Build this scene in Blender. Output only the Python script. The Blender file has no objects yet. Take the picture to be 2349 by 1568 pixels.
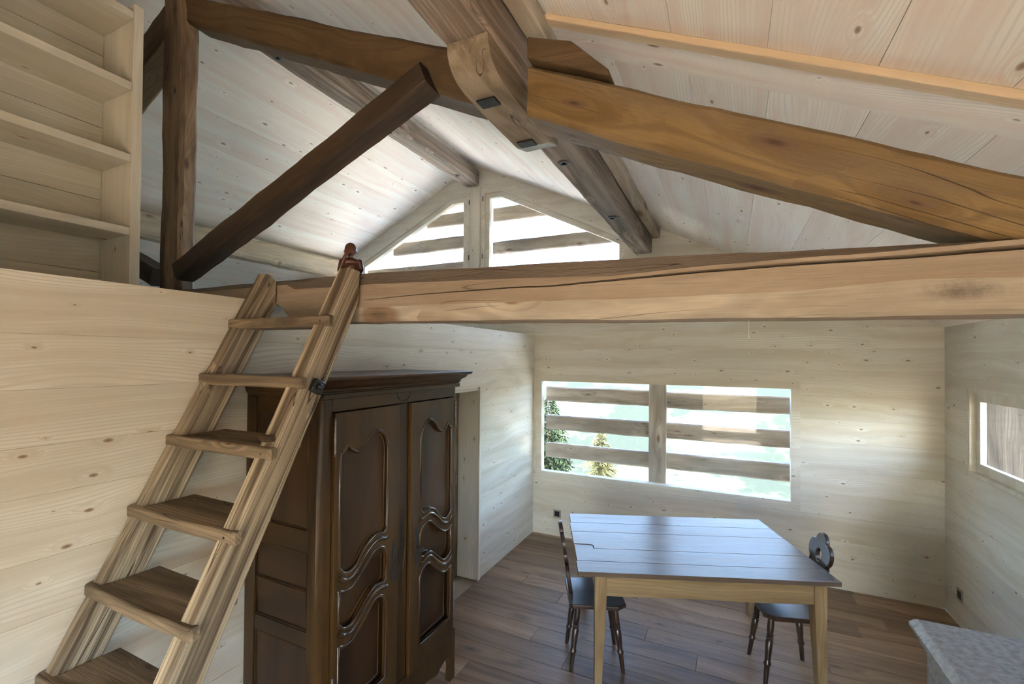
import bpy, bmesh, math, random
from mathutils import Vector, Matrix, noise
random.seed(7)
PI = math.pi
SC = bpy.context.scene
COL = SC.collection

# ------------------------------------------------------------ camera, world, sun, exposure
def make_camera():
    f, yaw, pitch, roll = 1041.3, .4464, .0112, .0088
    fw = Vector((-math.sin(yaw)*math.cos(pitch), math.cos(yaw)*math.cos(pitch), math.sin(pitch)))
    r = Vector((math.cos(yaw), math.sin(yaw), 0)); u = r.cross(fw)
    c, s = math.cos(roll), math.sin(roll)
    r2 = r*c + u*s; u2 = -r*s + u*c
    cam = bpy.data.cameras.new('camera'); o = bpy.data.objects.new('camera', cam); COL.objects.link(o)
    m = Matrix((r2, u2, -fw)).transposed().to_4x4(); m.translation = (0, 0, 2.05)
    o.matrix_world = m
    cam.sensor_fit = 'HORIZONTAL'; cam.sensor_width = 36; cam.lens = f*36/2349
    cam.shift_y = (808.05-784)/2349; cam.clip_start = .05; cam.clip_end = 6000
    SC.camera = o
make_camera()

SUN_EL, SUN_AZ = math.radians(48), math.radians(186)      # azimuth measured from +Y clockwise: the sun stands behind the camera
def make_world():
    w = bpy.data.worlds.new('sky'); SC.world = w; w.use_nodes = True
    nt = w.node_tree; nt.nodes.clear()
    out = nt.nodes.new('ShaderNodeOutputWorld'); bg = nt.nodes.new('ShaderNodeBackground')
    sk = nt.nodes.new('ShaderNodeTexSky'); sk.sky_type = 'NISHITA'; sk.sun_disc = False
    sk.sun_elevation = SUN_EL; sk.sun_rotation = SUN_AZ; sk.altitude = 1200; sk.dust_density = 5.0; sk.air_density = 1.0; sk.ozone_density = 1.0
    bg.inputs['Strength'].default_value = 1.0
    nt.links.new(sk.outputs[0], bg.inputs[0]); nt.links.new(bg.outputs[0], out.inputs[0])
make_world()
def make_sun():
    l = bpy.data.lights.new('sun', 'SUN'); l.energy = 36.0; l.angle = math.radians(.6); l.color = (1, .93, .82)
    o = bpy.data.objects.new('sun', l); COL.objects.link(o)
    d = Vector((math.sin(SUN_AZ)*math.cos(SUN_EL), math.cos(SUN_AZ)*math.cos(SUN_EL), math.sin(SUN_EL)))
    o.rotation_euler = d.to_track_quat('Z', 'Y').to_euler(); o.location = (0, -20, 30)
make_sun()
vs = SC.view_settings; vs.view_transform = 'Standard'; vs.look = 'None'; vs.gamma = 1; vs.use_curve_mapping = False
vs.exposure = 2.04
SC.cycles.max_bounces = 9; SC.cycles.diffuse_bounces = 6; SC.cycles.transparent_max_bounces = 16
SC.cycles.use_denoising = True; SC.cycles.use_adaptive_sampling = True; SC.cycles.adaptive_threshold = .05; SC.cycles.time_limit = 840; SC.cycles.sample_clamp_indirect = 6

# ------------------------------------------------------------ helpers
WM = {}
def put(o, M, parent=None):
    COL.objects.link(o); WM[o.name] = M
    if parent is not None:
        o.parent = parent; o.matrix_parent_inverse = Matrix.Identity(4)
        o.matrix_basis = WM[parent.name].inverted() @ M
    else:
        o.matrix_basis = M
    return o
def tag(o, label=None, cat=None, group=None, kind=None):
    if label: o['label'] = label
    if cat: o['category'] = cat
    if group: o['group'] = group
    if kind: o['kind'] = kind
    return o
def empty(name, loc=(0, 0, 0), rz=0, parent=None):
    o = bpy.data.objects.new(name, None); o.empty_display_size = .1
    return put(o, Matrix.Translation(loc) @ Matrix.Rotation(rz, 4, 'Z'), parent)
def frame(o, x, y):
    x = Vector(x).normalized(); y = Vector(y); y = (y - x*y.dot(x)).normalized(); z = x.cross(y)
    m = Matrix((x, y, z)).transposed().to_4x4(); m.translation = Vector(o); return m
AX = {'x': ((1, 0, 0), (0, 1, 0)), 'y': ((0, 1, 0), (0, 0, 1)), 'z': ((0, 0, 1), (1, 0, 0))}
def mesh_of(name, verts, faces, sharp=40, smooth=True):
    me = bpy.data.meshes.new(name); me.from_pydata([tuple(v) for v in verts], [], faces); me.update()
    bm = bmesh.new(); bm.from_mesh(me); bmesh.ops.recalc_face_normals(bm, faces=bm.faces); bm.to_mesh(me); bm.free()
    if smooth: finish(me, sharp)
    return me
def finish(me, sharp=40):
    me.shade_smooth(); me.set_sharp_from_angle(angle=math.radians(sharp))
def obj(name, me, mat, M, parent=None):
    if mat is not None:
        if not me.materials: me.materials.append(mat)
    return put(bpy.data.objects.new(name, me), M, parent)
def wobj(name, verts, faces, mat, grain='x', parent=None, base=None, sharp=40, xy=None):
    """mesh given in base coordinates (world, or a parent's frame), stored with local X along the grain"""
    vs_ = [Vector(v) for v in verts]
    c = sum(vs_, Vector())/len(vs_)
    F = frame(c, *(xy if xy else AX[grain])); Fi = F.inverted()
    me = mesh_of(name, [Fi @ v for v in vs_], faces, sharp)
    return obj(name, me, mat, (base @ F) if base else F, parent)
def bevel_mesh(me, w, seg=1):
    bm = bmesh.new(); bm.from_mesh(me)
    bmesh.ops.bevel(bm, geom=list(bm.edges), offset=w, segments=seg, profile=.5, affect='EDGES')
    bm.to_mesh(me); bm.free()
BF = [(0, 3, 2, 1), (4, 5, 6, 7), (0, 1, 5, 4), (1, 2, 6, 5), (2, 3, 7, 6), (3, 0, 4, 7)]
def box(name, x0, x1, y0, y1, z0, z1, mat, grain='x', parent=None, bev=.002, base=None):
    v = [(x0, y0, z0), (x1, y0, z0), (x1, y1, z0), (x0, y1, z0), (x0, y0, z1), (x1, y0, z1), (x1, y1, z1), (x0, y1, z1)]
    o = wobj(name, v, BF, mat, grain, parent, base)
    if bev: bevel_mesh(o.data, bev); finish(o.data, 40)
    return o
def prism(name, poly, axis, a0, a1, mat, grain='x', parent=None, base=None, bev=0, xy=None):
    """polygon in the two other axes extruded along axis; axis 'x': (y,z), 'y': (x,z), 'z': (x,y)"""
    def P(p, a): return {'x': (a, p[0], p[1]), 'y': (p[0], a, p[1]), 'z': (p[0], p[1], a)}[axis]
    n = len(poly); v = [P(p, a0) for p in poly] + [P(p, a1) for p in poly]
    f = [tuple(range(n))[::-1], tuple(range(n, 2*n))] + [(i, (i+1) % n, n+(i+1) % n, n+i) for i in range(n)]
    o = wobj(name, v, f, mat, grain, parent, base, xy=xy)
    if bev: bevel_mesh(o.data, bev); finish(o.data, 35)
    return o
def ring_frame(name, outer, inner, axis, a0, a1, mat, grain='x', parent=None):
    """a closed frame between two polygons with equal counts"""
    def P(p, a): return {'x': (a, p[0], p[1]), 'y': (p[0], a, p[1]), 'z': (p[0], p[1], a)}[axis]
    n = len(outer); v = []
    for q in (outer, inner):
        for a in (a0, a1): v += [P(p, a) for p in q]
    f = []
    for i in range(n):
        j = (i+1) % n; o0, o1, i0, i1 = 0, n, 2*n, 3*n
        f += [(o0+i, o0+j, i0+j, i0+i), (o1+i, i1+i, i1+j, o1+j), (o0+i, o1+i, o1+j, o0+j), (i0+i, i0+j, i1+j, i1+i)]
    return wobj(name, v, f, mat, grain, parent)
def tube(pts, r, n=8, closed=False, caps=True):
    """verts, faces of a round tube; r may be a list"""
    pts = [Vector(p) for p in pts]; m = len(pts); R = r if isinstance(r, (list, tuple)) else [r]*m
    V, F = [], []; ref = None
    for i, p in enumerate(pts):
        a = pts[(i-1) % m] if (closed or i > 0) else p; b = pts[(i+1) % m] if (closed or i < m-1) else p
        t = (b-a).normalized()
        if ref is None: ref = t.orthogonal()
        ref = (ref - t*ref.dot(t)).normalized(); s = t.cross(ref)
        for k in range(n):
            an = 2*PI*k/n; V.append(p + (ref*math.cos(an) + s*math.sin(an))*R[i])
    for i in range(m if closed else m-1):
        for k in range(n):
            j = (i+1) % m; F.append((i*n+k, i*n+(k+1) % n, j*n+(k+1) % n, j*n+k))
    if caps and not closed:
        F.append(tuple(range(n))[::-1]); F.append(tuple(range((m-1)*n, m*n)))
    return V, F
def lathe(prof, n=16):
    V, F = [], []
    for r, z in prof:
        for k in range(n):
            a = 2*PI*k/n; V.append((r*math.cos(a), r*math.sin(a), z))
    m = len(prof)
    for i in range(m-1):
        for k in range(n): F.append((i*n+k, i*n+(k+1) % n, (i+1)*n+(k+1) % n, (i+1)*n+k))
    F.append(tuple(range(n))[::-1]); F.append(tuple(range((m-1)*n, m*n)))
    return V, F
def cat(pts, k=6, closed=False):
    """Catmull-Rom through points"""
    P = [Vector((*p, 0)[:3]) if len(p) == 2 else Vector(p) for p in pts]; n = len(P); out = []
    for i in range(n if closed else n-1):
        p0 = P[(i-1) % n] if (closed or i) else P[0]; p1 = P[i]; p2 = P[(i+1) % n]; p3 = P[(i+2) % n] if (closed or i+2 < n) else P[n-1]
        for s in range(k):
            t = s/k
            out.append(.5*((2*p1)+(p2-p0)*t+(2*p0-5*p1+4*p2-p3)*t*t+(3*p1-p0-3*p2+p3)*t**3))
    if not closed: out.append(P[-1])
    return out
def fill2d(name, loops, depth, bev=0, bres=1):
    """flat plate with holes from closed loops in local XY, thickness along Z"""
    c = bpy.data.curves.new(name, 'CURVE'); c.dimensions = '2D'; c.fill_mode = 'BOTH'
    c.extrude = depth/2 - bev; c.bevel_depth = bev; c.bevel_resolution = bres; c.offset = -bev
    for L in loops:
        s = c.splines.new('POLY'); s.points.add(len(L)-1); s.use_cyclic_u = True
        for p, q in zip(s.points, L): p.co = (q[0], q[1], 0, 1)
    o = bpy.data.objects.new(name, c); me = bpy.data.meshes.new_from_object(o)
    bpy.data.objects.remove(o); bpy.data.curves.remove(c); me.name = name
    me.materials.clear()
    bm = bmesh.new(); bm.from_mesh(me); bmesh.ops.remove_doubles(bm, verts=bm.verts, dist=1e-5); bmesh.ops.recalc_face_normals(bm, faces=bm.faces); bm.to_mesh(me); bm.free()
    finish(me, 14); return me
def copy_tree(o, M, parent=None):
    c = o.copy(); put(c, M, parent)
    for ch in list(o.children):
        copy_tree(ch, M @ WM[o.name].inverted() @ WM[ch.name], c)
    return c

def hewn(name, p0, p1, w, h, mat, side, parent=None, ch=.012, jit=.006, seg=.07, seed=0, taper=(1, 1), bow=0, shear=0):
    """a hand-hewn timber from p0 to p1 (centre line); w across 'side', h across the third axis"""
    p0, p1 = Vector(p0), Vector(p1); L = (p1-p0).length
    F = frame((p0+p1)/2, p1-p0, side); n = max(6, int(L/seg)); V, Fc = [], []
    sec = []
    def edge(a, b, k):
        for i in range(k): t = i/k; sec.append((a[0]+(b[0]-a[0])*t, a[1]+(b[1]-a[1])*t))
    a, b, c = w/2, h/2, ch
    cs = [(-a+c, -b), (a-c, -b), (a, -b+c), (a, b-c), (a-c, b), (-a+c, b), (-a, b-c), (-a, -b+c)]
    for i in range(8): edge(cs[i], cs[(i+1) % 8], 4 if i % 2 == 0 else 2)
    m = len(sec)
    for i in range(n+1):
        t = i/n; x = (t-.5)*L; s = taper[0]+(taper[1]-taper[0])*t
        for (y, z) in sec:
            q = Vector((x, y, z)); nn = noise.noise_vector(Vector((x*2.2+seed*7.1, y*5, z*5))) ; n2 = noise.noise_vector(Vector((x*9+seed*3.3, y*22, z*22)))
            edgek = 1.0 + 1.2*(abs(y) > a-c-.001 and abs(z) > b-c-.001)
            V.append((x+z*shear, y*s + (nn.y*1.0+n2.y*.35*edgek)*jit, z*s + (nn.z*1.0+n2.z*.35*edgek)*jit + bow*(1-(2*t-1)**2)))
    for i in range(n):
        for k in range(m): Fc.append((i*m+k, i*m+(k+1) % m, (i+1)*m+(k+1) % m, (i+1)*m+k))
    Fc.append(tuple(range(m))[::-1]); Fc.append(tuple(range(n*m, (n+1)*m)))
    me = mesh_of(name, V, Fc, 28)
    return obj(name, me, mat, F, parent)

# ------------------------------------------------------------ materials
class NT:
    def __init__(s, name):
        s.m = bpy.data.materials.new(name); s.m.use_nodes = True; s.t = s.m.node_tree; s.t.nodes.clear()
        s.out = s.t.nodes.new('ShaderNodeOutputMaterial')
    def n(s, ty, **kw):
        x = s.t.nodes.new(ty)
        for k, v in kw.items(): setattr(x, k, v)
        return x
    def set(s, sock, v):
        if hasattr(v, 'is_output'): s.t.links.new(v, sock)
        else:
            try: sock.default_value = v
            except Exception: sock.default_value = (*v, 1)
    def math(s, op, a, b=0, c=None, clamp=False):
        x = s.n('ShaderNodeMath', operation=op, use_clamp=clamp); s.set(x.inputs[0], a); s.set(x.inputs[1], b)
        if c is not None: s.set(x.inputs[2], c)
        return x.outputs[0]
    def vec(s, x, y, z):
        n = s.n('ShaderNodeCombineXYZ'); s.set(n.inputs[0], x); s.set(n.inputs[1], y); s.set(n.inputs[2], z); return n.outputs[0]
    def noise(s, v, scale=1, det=2, rough=.5):
        n = s.n('ShaderNodeTexNoise'); s.set(n.inputs['Vector'], v); n.inputs['Scale'].default_value = scale; n.inputs['Detail'].default_value = det; n.inputs['Roughness'].default_value = rough; return n.outputs[0]
    def mr(s, v, a, b, c=0, d=1, smooth=True):
        n = s.n('ShaderNodeMapRange', interpolation_type='SMOOTHSTEP' if smooth else 'LINEAR'); s.set(n.inputs[0], v)
        for i, q in enumerate((a, b, c, d)): s.set(n.inputs[i+1], q)
        return n.outputs[0]
    def mix(s, f, a, b, mode='MIX'):
        n = s.n('ShaderNodeMix', data_type='RGBA', blend_type=mode); s.set(n.inputs[0], f); s.set(n.inputs[6], a); s.set(n.inputs[7], b); return n.outputs[2]
    def val(s, c, v):
        n = s.n('ShaderNodeHueSaturation'); s.set(n.inputs['Value'], v); s.set(n.inputs['Color'], c); return n.outputs[0]
    def bump(s, h, strength, dist=.01):
        n = s.n('ShaderNodeBump'); n.inputs['Strength'].default_value = strength; n.inputs['Distance'].default_value = dist; s.set(n.inputs['Height'], h); return n.outputs[0]
    def pbr(s, col, rough=.5, spec=.4, normal=None, metal=0, coat=0, coat_r=.2):
        p = s.n('ShaderNodeBsdfPrincipled'); s.set(p.inputs['Base Color'], col); s.set(p.inputs['Roughness'], rough)
        p.inputs['Specular IOR Level'].default_value = spec; p.inputs['Metallic'].default_value = metal
        p.inputs['Coat Weight'].default_value = coat; p.inputs['Coat Roughness'].default_value = coat_r
        if normal is not None: s.set(p.inputs['Normal'], normal)
        s.t.links.new(p.outputs[0], s.out.inputs[0]); return s.m
def wood(name, lo, hi, ring=14, warp=1.6, fib=.25, tone=.10, knot=None, knot_col=(.16, .10, .06), rough=(.5, .7), spec=.3, bump=.2, bdist=.004,
         wear=None, wear_amt=.5, wear_scale=2.0, cracks=0, coat=0, coat_r=.25, ringsharp=(.3, .7), lines=None, stain=None):
    t = NT(name)
    tc = t.n('ShaderNodeTexCoord'); oi = t.n('ShaderNodeObjectInfo'); sp = t.n('ShaderNodeSeparateXYZ')
    t.t.links.new(tc.outputs['Object'], sp.inputs[0]); rnd = oi.outputs['Random']
    x = t.math('ADD', sp.outputs[0], t.math('MULTIPLY', rnd, 37.3)); y = t.math('ADD', sp.outputs[1], t.math('MULTIPLY', rnd, 5.7)); z = t.math('ADD', sp.outputs[2], t.math('MULTIPLY', rnd, 11.9))
    warpn = t.noise(t.vec(t.math('MULTIPLY', x, .9), t.math('MULTIPLY', y, 3.2), t.math('MULTIPLY', z, 3.2)), 1, 1, .5)
    yy = t.math('MULTIPLY', y, ring); zz = t.math('MULTIPLY', z, ring*.7)
    w = t.math('MULTIPLY', warpn, warp*ring*.12)
    kmask = None
    if knot:
        kx, ky, size, keep = knot
        vo = t.n('ShaderNodeTexVoronoi', feature='F1', voronoi_dimensions='2D'); vo.inputs['Scale'].default_value = 1
        t.set(vo.inputs['Vector'], t.vec(t.math('MULTIPLY', x, kx), t.math('MULTIPLY', t.math('ADD', y, z), ky), 0))
        sc = t.n('ShaderNodeSeparateColor'); t.t.links.new(vo.outputs['Color'], sc.inputs[0])
        on = t.math('GREATER_THAN', sc.outputs[0], 1-keep)
        sz = t.math('MULTIPLY', t.math('ADD', t.math('MULTIPLY', sc.outputs[1], t.math('MULTIPLY', sc.outputs[1], 1.1)), .35), size)
        d = t.math('DIVIDE', vo.outputs['Distance'], sz)
        kmask = t.math('MULTIPLY', t.mr(d, 1.0, .55), on)
        kcore = t.math('MULTIPLY', t.mr(d, .55, .1), on)
        kbow = t.math('MULTIPLY', t.mr(d, 4.5, .3), on)
        w = t.math('ADD', w, t.math('MULTIPLY', kbow, .9))
    v = t.vec(t.math('MULTIPLY', x, .35), t.math('ADD', yy, w), t.math('ADD', zz, w))
    rn = t.noise(v, 1.0, 3, .62)
    rg = t.mr(rn, ringsharp[0], ringsharp[1])
    fb = t.noise(t.vec(t.math('MULTIPLY', x, 7), t.math('MULTIPLY', y, 260), t.math('MULTIPLY', z, 260)), 1, 1, .6)
    col = t.mix(rg, lo, hi)
    col = t.val(col, t.math('ADD', 1-fib*.5, t.math('MULTIPLY', fb, fib)))
    if lines:
        ph = t.math('MULTIPLY', t.math('ADD', t.math('ADD', y, t.math('MULTIPLY', z, .7)), t.math('MULTIPLY', warpn, lines[2] if len(lines) > 2 else .22)), lines[0]*2*PI)
        if knot: ph = t.math('ADD', ph, t.math('MULTIPLY', kbow, 9.0))
        ln = t.math('MULTIPLY', t.mr(t.math('SINE', ph), .1, 1.0), t.mr(rn, .40, .62))
        col = t.val(col, t.math('SUBTRACT', 1, t.math('MULTIPLY', ln, lines[1])))
    if tone: col = t.val(col, t.math('ADD', 1-tone, t.math('MULTIPLY', t.n('ShaderNodeTexWhiteNoise', noise_dimensions='1D').outputs[0] if False else rnd, 2*tone)))
    if wear is not None:
        wn = t.noise(t.vec(t.math('MULTIPLY', x, wear_scale*.5), t.math('MULTIPLY', y, wear_scale*2.5), t.math('MULTIPLY', z, wear_scale*2.5)), 1, 4, .6)
        col = t.mix(t.math('MULTIPLY', t.mr(wn, .42, .62), wear_amt), col, wear)
    h = t.math('ADD', t.math('MULTIPLY', rg, .6 if bump > .3 else 0), t.math('MULTIPLY', fb, .5)) if bump > .3 else fb
    if cracks:
        cn = t.noise(t.vec(t.math('MULTIPLY', x, .55), t.math('MULTIPLY', y, 13), t.math('MULTIPLY', z, 13)), 1, 1.5, .5)
        cm = t.mr(t.math('ABSOLUTE', t.math('SUBTRACT', cn, .5)), .006, .0)
        cm = t.math('MULTIPLY', cm, t.mr(t.noise(t.vec(t.math('MULTIPLY', x, 1.3), y, z), 1.7, 1), .48, .58))
        col = t.mix(t.math('MULTIPLY', cm, cracks), col, (.03, .022, .016)); h = t.math('SUBTRACT', h, t.math('MULTIPLY', cm, 2.0*cracks))
    if kmask is not None:
        kc = t.mix(kcore, tuple(min(1, c*2.0+.02) for c in knot_col), knot_col)
        col = t.mix(t.math('MULTIPLY', kmask, .85), col, kc); h = h
    if stain:
        dx = t.math('DIVIDE', t.math('SUBTRACT', sp.outputs[0], stain[0]), stain[2]); dz = t.math('DIVIDE', t.math('SUBTRACT', sp.outputs[2], stain[1]), stain[3])
        dd = t.math('ADD', t.math('SQRT', t.math('ADD', t.math('MULTIPLY', dx, dx), t.math('MULTIPLY', dz, dz))), t.math('MULTIPLY', t.noise(tc.outputs['Object'], 45, 4, .75), 1.5))
        col = t.mix(t.mr(dd, 1.9, .5, 0, .62), col, (.035, .028, .02))
    rr = t.math('ADD', rough[0], t.math('MULTIPLY', rn, rough[1]-rough[0]))
    return t.pbr(col, rr, spec, t.bump(h, bump, bdist) if bump else None, coat=coat, coat_r=coat_r)
def plain(name, col, rough=.5, spec=.4, metal=0, nz=None, bump=0):
    t = NT(name); c = col; nrm = None
    if nz:
        tc = t.n('ShaderNodeTexCoord'); n = t.noise(tc.outputs['Object'], nz[0], 5, .65)
        c = t.mix(t.mr(n, .3, .7), tuple(q*(1-nz[1]) for q in col), tuple(min(1, q*(1+nz[1])) for q in col))
        if bump: nrm = t.bump(n, bump, .01)
    return t.pbr(c, rough, spec, nrm, metal)

M_SPRUCE = wood('whitewashed_spruce', (0.5708, 0.5361, 0.4437), (0.7244, 0.7107, 0.6309), ring=11, warp=2.2, fib=.08, tone=.05, knot=(4.2, 9.0, .06, .6), knot_col=(.13, .08, .045), rough=(.5, .62), spec=.25, bump=0, bdist=.002, lines=(75, .17))
M_SPRUCE_C = wood('whitewashed_ceiling_spruce', (0.7802, 0.683, 0.6261), (0.882, 0.8734, 0.8228), ring=9, warp=2.0, fib=.08, tone=.04, knot=(3.4, 7.5, .075, .55), knot_col=(.17, .11, .07), rough=(.5, .62), spec=.25, bump=0, bdist=.002, lines=(70, .13))
M_SPRUCE_W = wood('planed_spruce', (.55, .43, .28), (.68, .56, .40), ring=16, warp=1.5, fib=.08, tone=.05, knot=(3, 9, .10, .4), rough=(.45, .6), bump=0, bdist=.002, lines=(55, .15))
M_FLOOR = wood('oak_floor', (0.1638, 0.102, 0.06072), (0.315, 0.216, 0.138), ring=13, warp=2.6, fib=.3, tone=.36, knot=(1.7, 4.5, .14, .35), knot_col=(.07, .045, .03), rough=(.32, .5), spec=.45, bump=.12, bdist=.002, lines=(45, .22))
M_BEAM = wood('old_golden_larch', (0.1367, 0.08293, 0.02731), (0.2447, 0.163, 0.06383), ring=9, warp=4.0, fib=.3, tone=.07, knot=(1.9, 6.5, .13, .7), knot_col=(.055, .03, .015), rough=(.6, .8), bump=.45, bdist=.006, wear=(0.15, 0.117, 0.08), wear_amt=.45, cracks=.8, lines=(26, .28))
M_BEAM_L = wood('pale_adzed_larch', (0.3313, 0.2802, 0.204), (0.508, 0.4623, 0.371), ring=7, warp=3.2, fib=.3, tone=.05, knot=(1.5, 5.0, .16, .5), knot_col=(.10, .06, .03), rough=(.6, .8), bump=.45, bdist=.006, wear=(0.224, 0.182, 0.133), wear_amt=.5, cracks=.7, lines=(20, .18))
M_BEAM_LS = wood('pale_adzed_larch_with_stain', (0.3313, 0.2802, 0.204), (0.508, 0.4623, 0.371), ring=7, warp=3.2, fib=.3, tone=.05, knot=(1.5, 5.0, .16, .5), knot_col=(.10, .06, .03), rough=(.6, .8), bump=.45, bdist=.006, wear=(0.224, 0.182, 0.133), wear_amt=.5, cracks=.7, lines=(20, .18), stain=(3.02, -.105, .085, .03))
M_BEAM_W = wood('grey_waney_larch', (0.119, 0.091, 0.063), (0.189, 0.1505, 0.112), ring=8, warp=4, fib=.35, tone=.05, rough=(.65, .85), bump=.6, bdist=.008, wear=(0.176, 0.152, 0.124), wear_amt=.6, cracks=.9)
M_GREY = wood('weathered_grey_timber', (0.1014, 0.07774, 0.05746), (0.3972, 0.3296, 0.2704), ring=24, warp=1.0, fib=.5, lines=(70, .3, .1), tone=.08, knot=(2, 7, .12, .4), knot_col=(.06, .045, .035), rough=(.6, .8), bump=.5, bdist=.005, wear=(.19, .17, .15), wear_amt=.5, cracks=.9)
M_BROWN = wood('brown_weathered_timber', (.115, .075, .04), (.25, .175, .105), ring=14, warp=2.4, fib=.35, tone=.05, knot=(2, 7, .13, .45), knot_col=(.05, .03, .02), rough=(.6, .8), bump=.5, bdist=.005, cracks=.9)
M_PALEBEAM = wood('pale_split_timber', (.36, .28, .19), (.50, .41, .30), ring=8, warp=2.5, fib=.3, tone=.04, knot=(2.2, 6, .12, .5), knot_col=(.12, .08, .05), rough=(.6, .8), bump=.4, bdist=.005, wear=(.30, .24, .17), wear_amt=.4, cracks=1)
M_DARK = wood('smoked_dark_timber', (0.03522, 0.02184, 0.01303), (0.08543, 0.05484, 0.03154), ring=10, warp=3.0, fib=.35, tone=.05, rough=(.55, .75), bump=.55, bdist=.006, wear=(0.021, 0.0168, 0.0132), wear_amt=.5, cracks=.8)
M_LADDER = wood('old_ladder_wood', (0.08537, 0.06178, 0.03937), (0.5061, 0.4344, 0.3175), ring=34, warp=.5, fib=.5, lines=(95, .45, .05), tone=.10, knot=(2.5, 9, .13, .4), knot_col=(.05, .035, .02), rough=(.6, .8), bump=.6, bdist=.004, cracks=.9)
M_TREAD = wood('worn_tread_wood', (0.09041, 0.06831, 0.04414), (0.2951, 0.2329, 0.1544), ring=20, warp=1.6, fib=.4, lines=(70, .3, .15), tone=.12, knot=(3, 9, .13, .45), knot_col=(.05, .03, .02), rough=(.55, .75), bump=.5, bdist=.004, cracks=.9)
M_WALNUT = wood('dark_walnut', (0.0242, 0.01126, 0.00269), (0.06254, 0.03176, 0.007764), ring=9, warp=3.2, fib=.3, tone=.10, rough=(.32, .5), spec=.35, bump=0, bdist=.002, coat=.08, coat_r=.2)
M_WALNUT_P = wood('walnut_panel', (0.02343, 0.01119, 0.004629), (0.0584, 0.02955, 0.01195), ring=6, warp=3.0, fib=.25, tone=.08, rough=(.3, .46), spec=.3, bump=0, bdist=.002, coat=.15, coat_r=.2)
M_WALNUT_M = wood('polished_walnut_moulding', (.03, .0155, .006), (.07, .038, .016), ring=9, warp=3.2, fib=.3, tone=.06, rough=(.16, .28), spec=.5, bump=0, bdist=.002, coat=.3, coat_r=.12)
M_TABLETOP = wood('waxed_oak_top', (.085, .062, .045), (.19, .145, .11), ring=10, warp=2.4, fib=.35, tone=.12, rough=(.22, .46), spec=.45, bump=.25, bdist=.003, cracks=.6, coat=.08, coat_r=.2, lines=(50, .25))
M_TABLE = wood('pale_oak_legs', (0.1783, 0.1251, 0.06239), (0.3209, 0.241, 0.1336), ring=12, warp=3.0, fib=.5, tone=.10, rough=(.45, .6), bump=.25, bdist=.003, lines=(60, .25))
M_CHAIR = wood('black_stained_wood', (.018, .011, .008), (.045, .028, .02), ring=12, warp=2.4, fib=.3, tone=.10, rough=(.22, .38), spec=.55, bump=0, bdist=.002, coat=.25, coat_r=.2)
M_OUT = wood('sun_bleached_slat', (0.288, 0.2304, 0.18), (0.5184, 0.432, 0.3528), ring=11, warp=2.6, fib=.35, tone=.12, knot=(2, 6, .12, .35), knot_col=(.10, .07, .05), rough=(.7, .85), bump=.4, bdist=.005, wear=(.20, .185, .17), wear_amt=.5, cracks=.6)
M_OUT2 = wood('weathered_facade_post', (.035, .027, .02), (.11, .088, .066), ring=16, warp=2.4, fib=.5, tone=.02, rough=(.7, .85), bump=.5, bdist=.005, cracks=.8, lines=(50, .4))
M_IRON = plain('dark_iron', (.045, .047, .05), .42, .5, .7, (60, .3), .2)
M_STEEL = plain('grey_zinc', (.16, .165, .165), .5, .5, .8, (40, .2))
M_STONE = plain('grey_granite', (.235, .215, .19), .55, .4, 0, (38, .28), .25)
M_INLAY = plain('ebony_inlay', (.012, .009, .007), .4)
M_BRONZE = plain('brown_figurine', (.085, .032, .02), .28, .55, .15, (30, .25))
M_BLACKPL = plain('black_plastic', (.012, .012, .013), .35)
M_ALU = plain('brushed_aluminium', (.40, .39, .37), .4, .5, .6)
M_ROOF = plain('roof_slab', (.42, .36, .28), .8)
M_NEEDLE = plain('spruce_needles', (.014, .024, .012), .7, .2, 0, (3, .5))
M_NEEDLE2 = plain('young_larch_needles', (.06, .062, .028), .7, .2, 0, (3, .5))
M_BARK = plain('bark', (.09, .065, .045), .9, .2, 0, (12, .4))
def glass_mat():
    t = NT('window_glass'); tr = t.n('ShaderNodeBsdfTransparent'); gl = t.n('ShaderNodeBsdfGlossy'); lw = t.n('ShaderNodeLayerWeight'); mx = t.n('ShaderNodeMixShader')
    tr.inputs[0].default_value = (.96, .975, .97, 1); gl.inputs['Roughness'].default_value = 0.0; lw.inputs[0].default_value = .5
    fac = t.math('ADD', .016, t.math('MULTIPLY', t.math('POWER', lw.outputs['Facing'], 5.0), .9))
    t.t.links.new(fac, mx.inputs[0]); t.t.links.new(tr.outputs[0], mx.inputs[1]); t.t.links.new(gl.outputs[0], mx.inputs[2]); t.t.links.new(mx.outputs[0], t.out.inputs[0])
    return t.m
M_GLASS = glass_mat()
def hill_mat():
    t = NT('alpine_hillside'); tc = t.n('ShaderNodeTexCoord')
    a = t.noise(tc.outputs['Object'], .012, 5, .6); b = t.noise(tc.outputs['Object'], .11, 6, .7); c = t.noise(tc.outputs['Object'], .5, 3, .7)
    grass = t.mix(b, (.022, .029, .017), (.042, .047, .031)); forest = t.mix(c, (.005, .009, .008), (.016, .022, .019))
    col = t.mix(t.mr(t.math('ADD', a, t.math('MULTIPLY', b, .35)), .58, .70), grass, forest)
    return t.pbr(col, .9, .1)
M_HILL = hill_mat()
M_BOUNCE = plain('pale_bounce_ground', (.68, .63, .55), .9, .1, 0, (.8, .15))  # added pale ground out of view, bounces sunlight up to the ceiling

# ------------------------------------------------------------ the room: dimensions
XL, XR, YB, YR = -2.085, 1.62, 4.97, -3.0
SLOPE = .473; RX = -2.93
ZR = 4.36 + SLOPE*(2.93-2.66)                      # ridge height of the ceiling plane
def zroof(x): return ZR - SLOPE*abs(x-RX)
XFL = RX - (XR-RX)                                 # far left wall
TOPP = 2.32                                        # top of the partition

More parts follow.
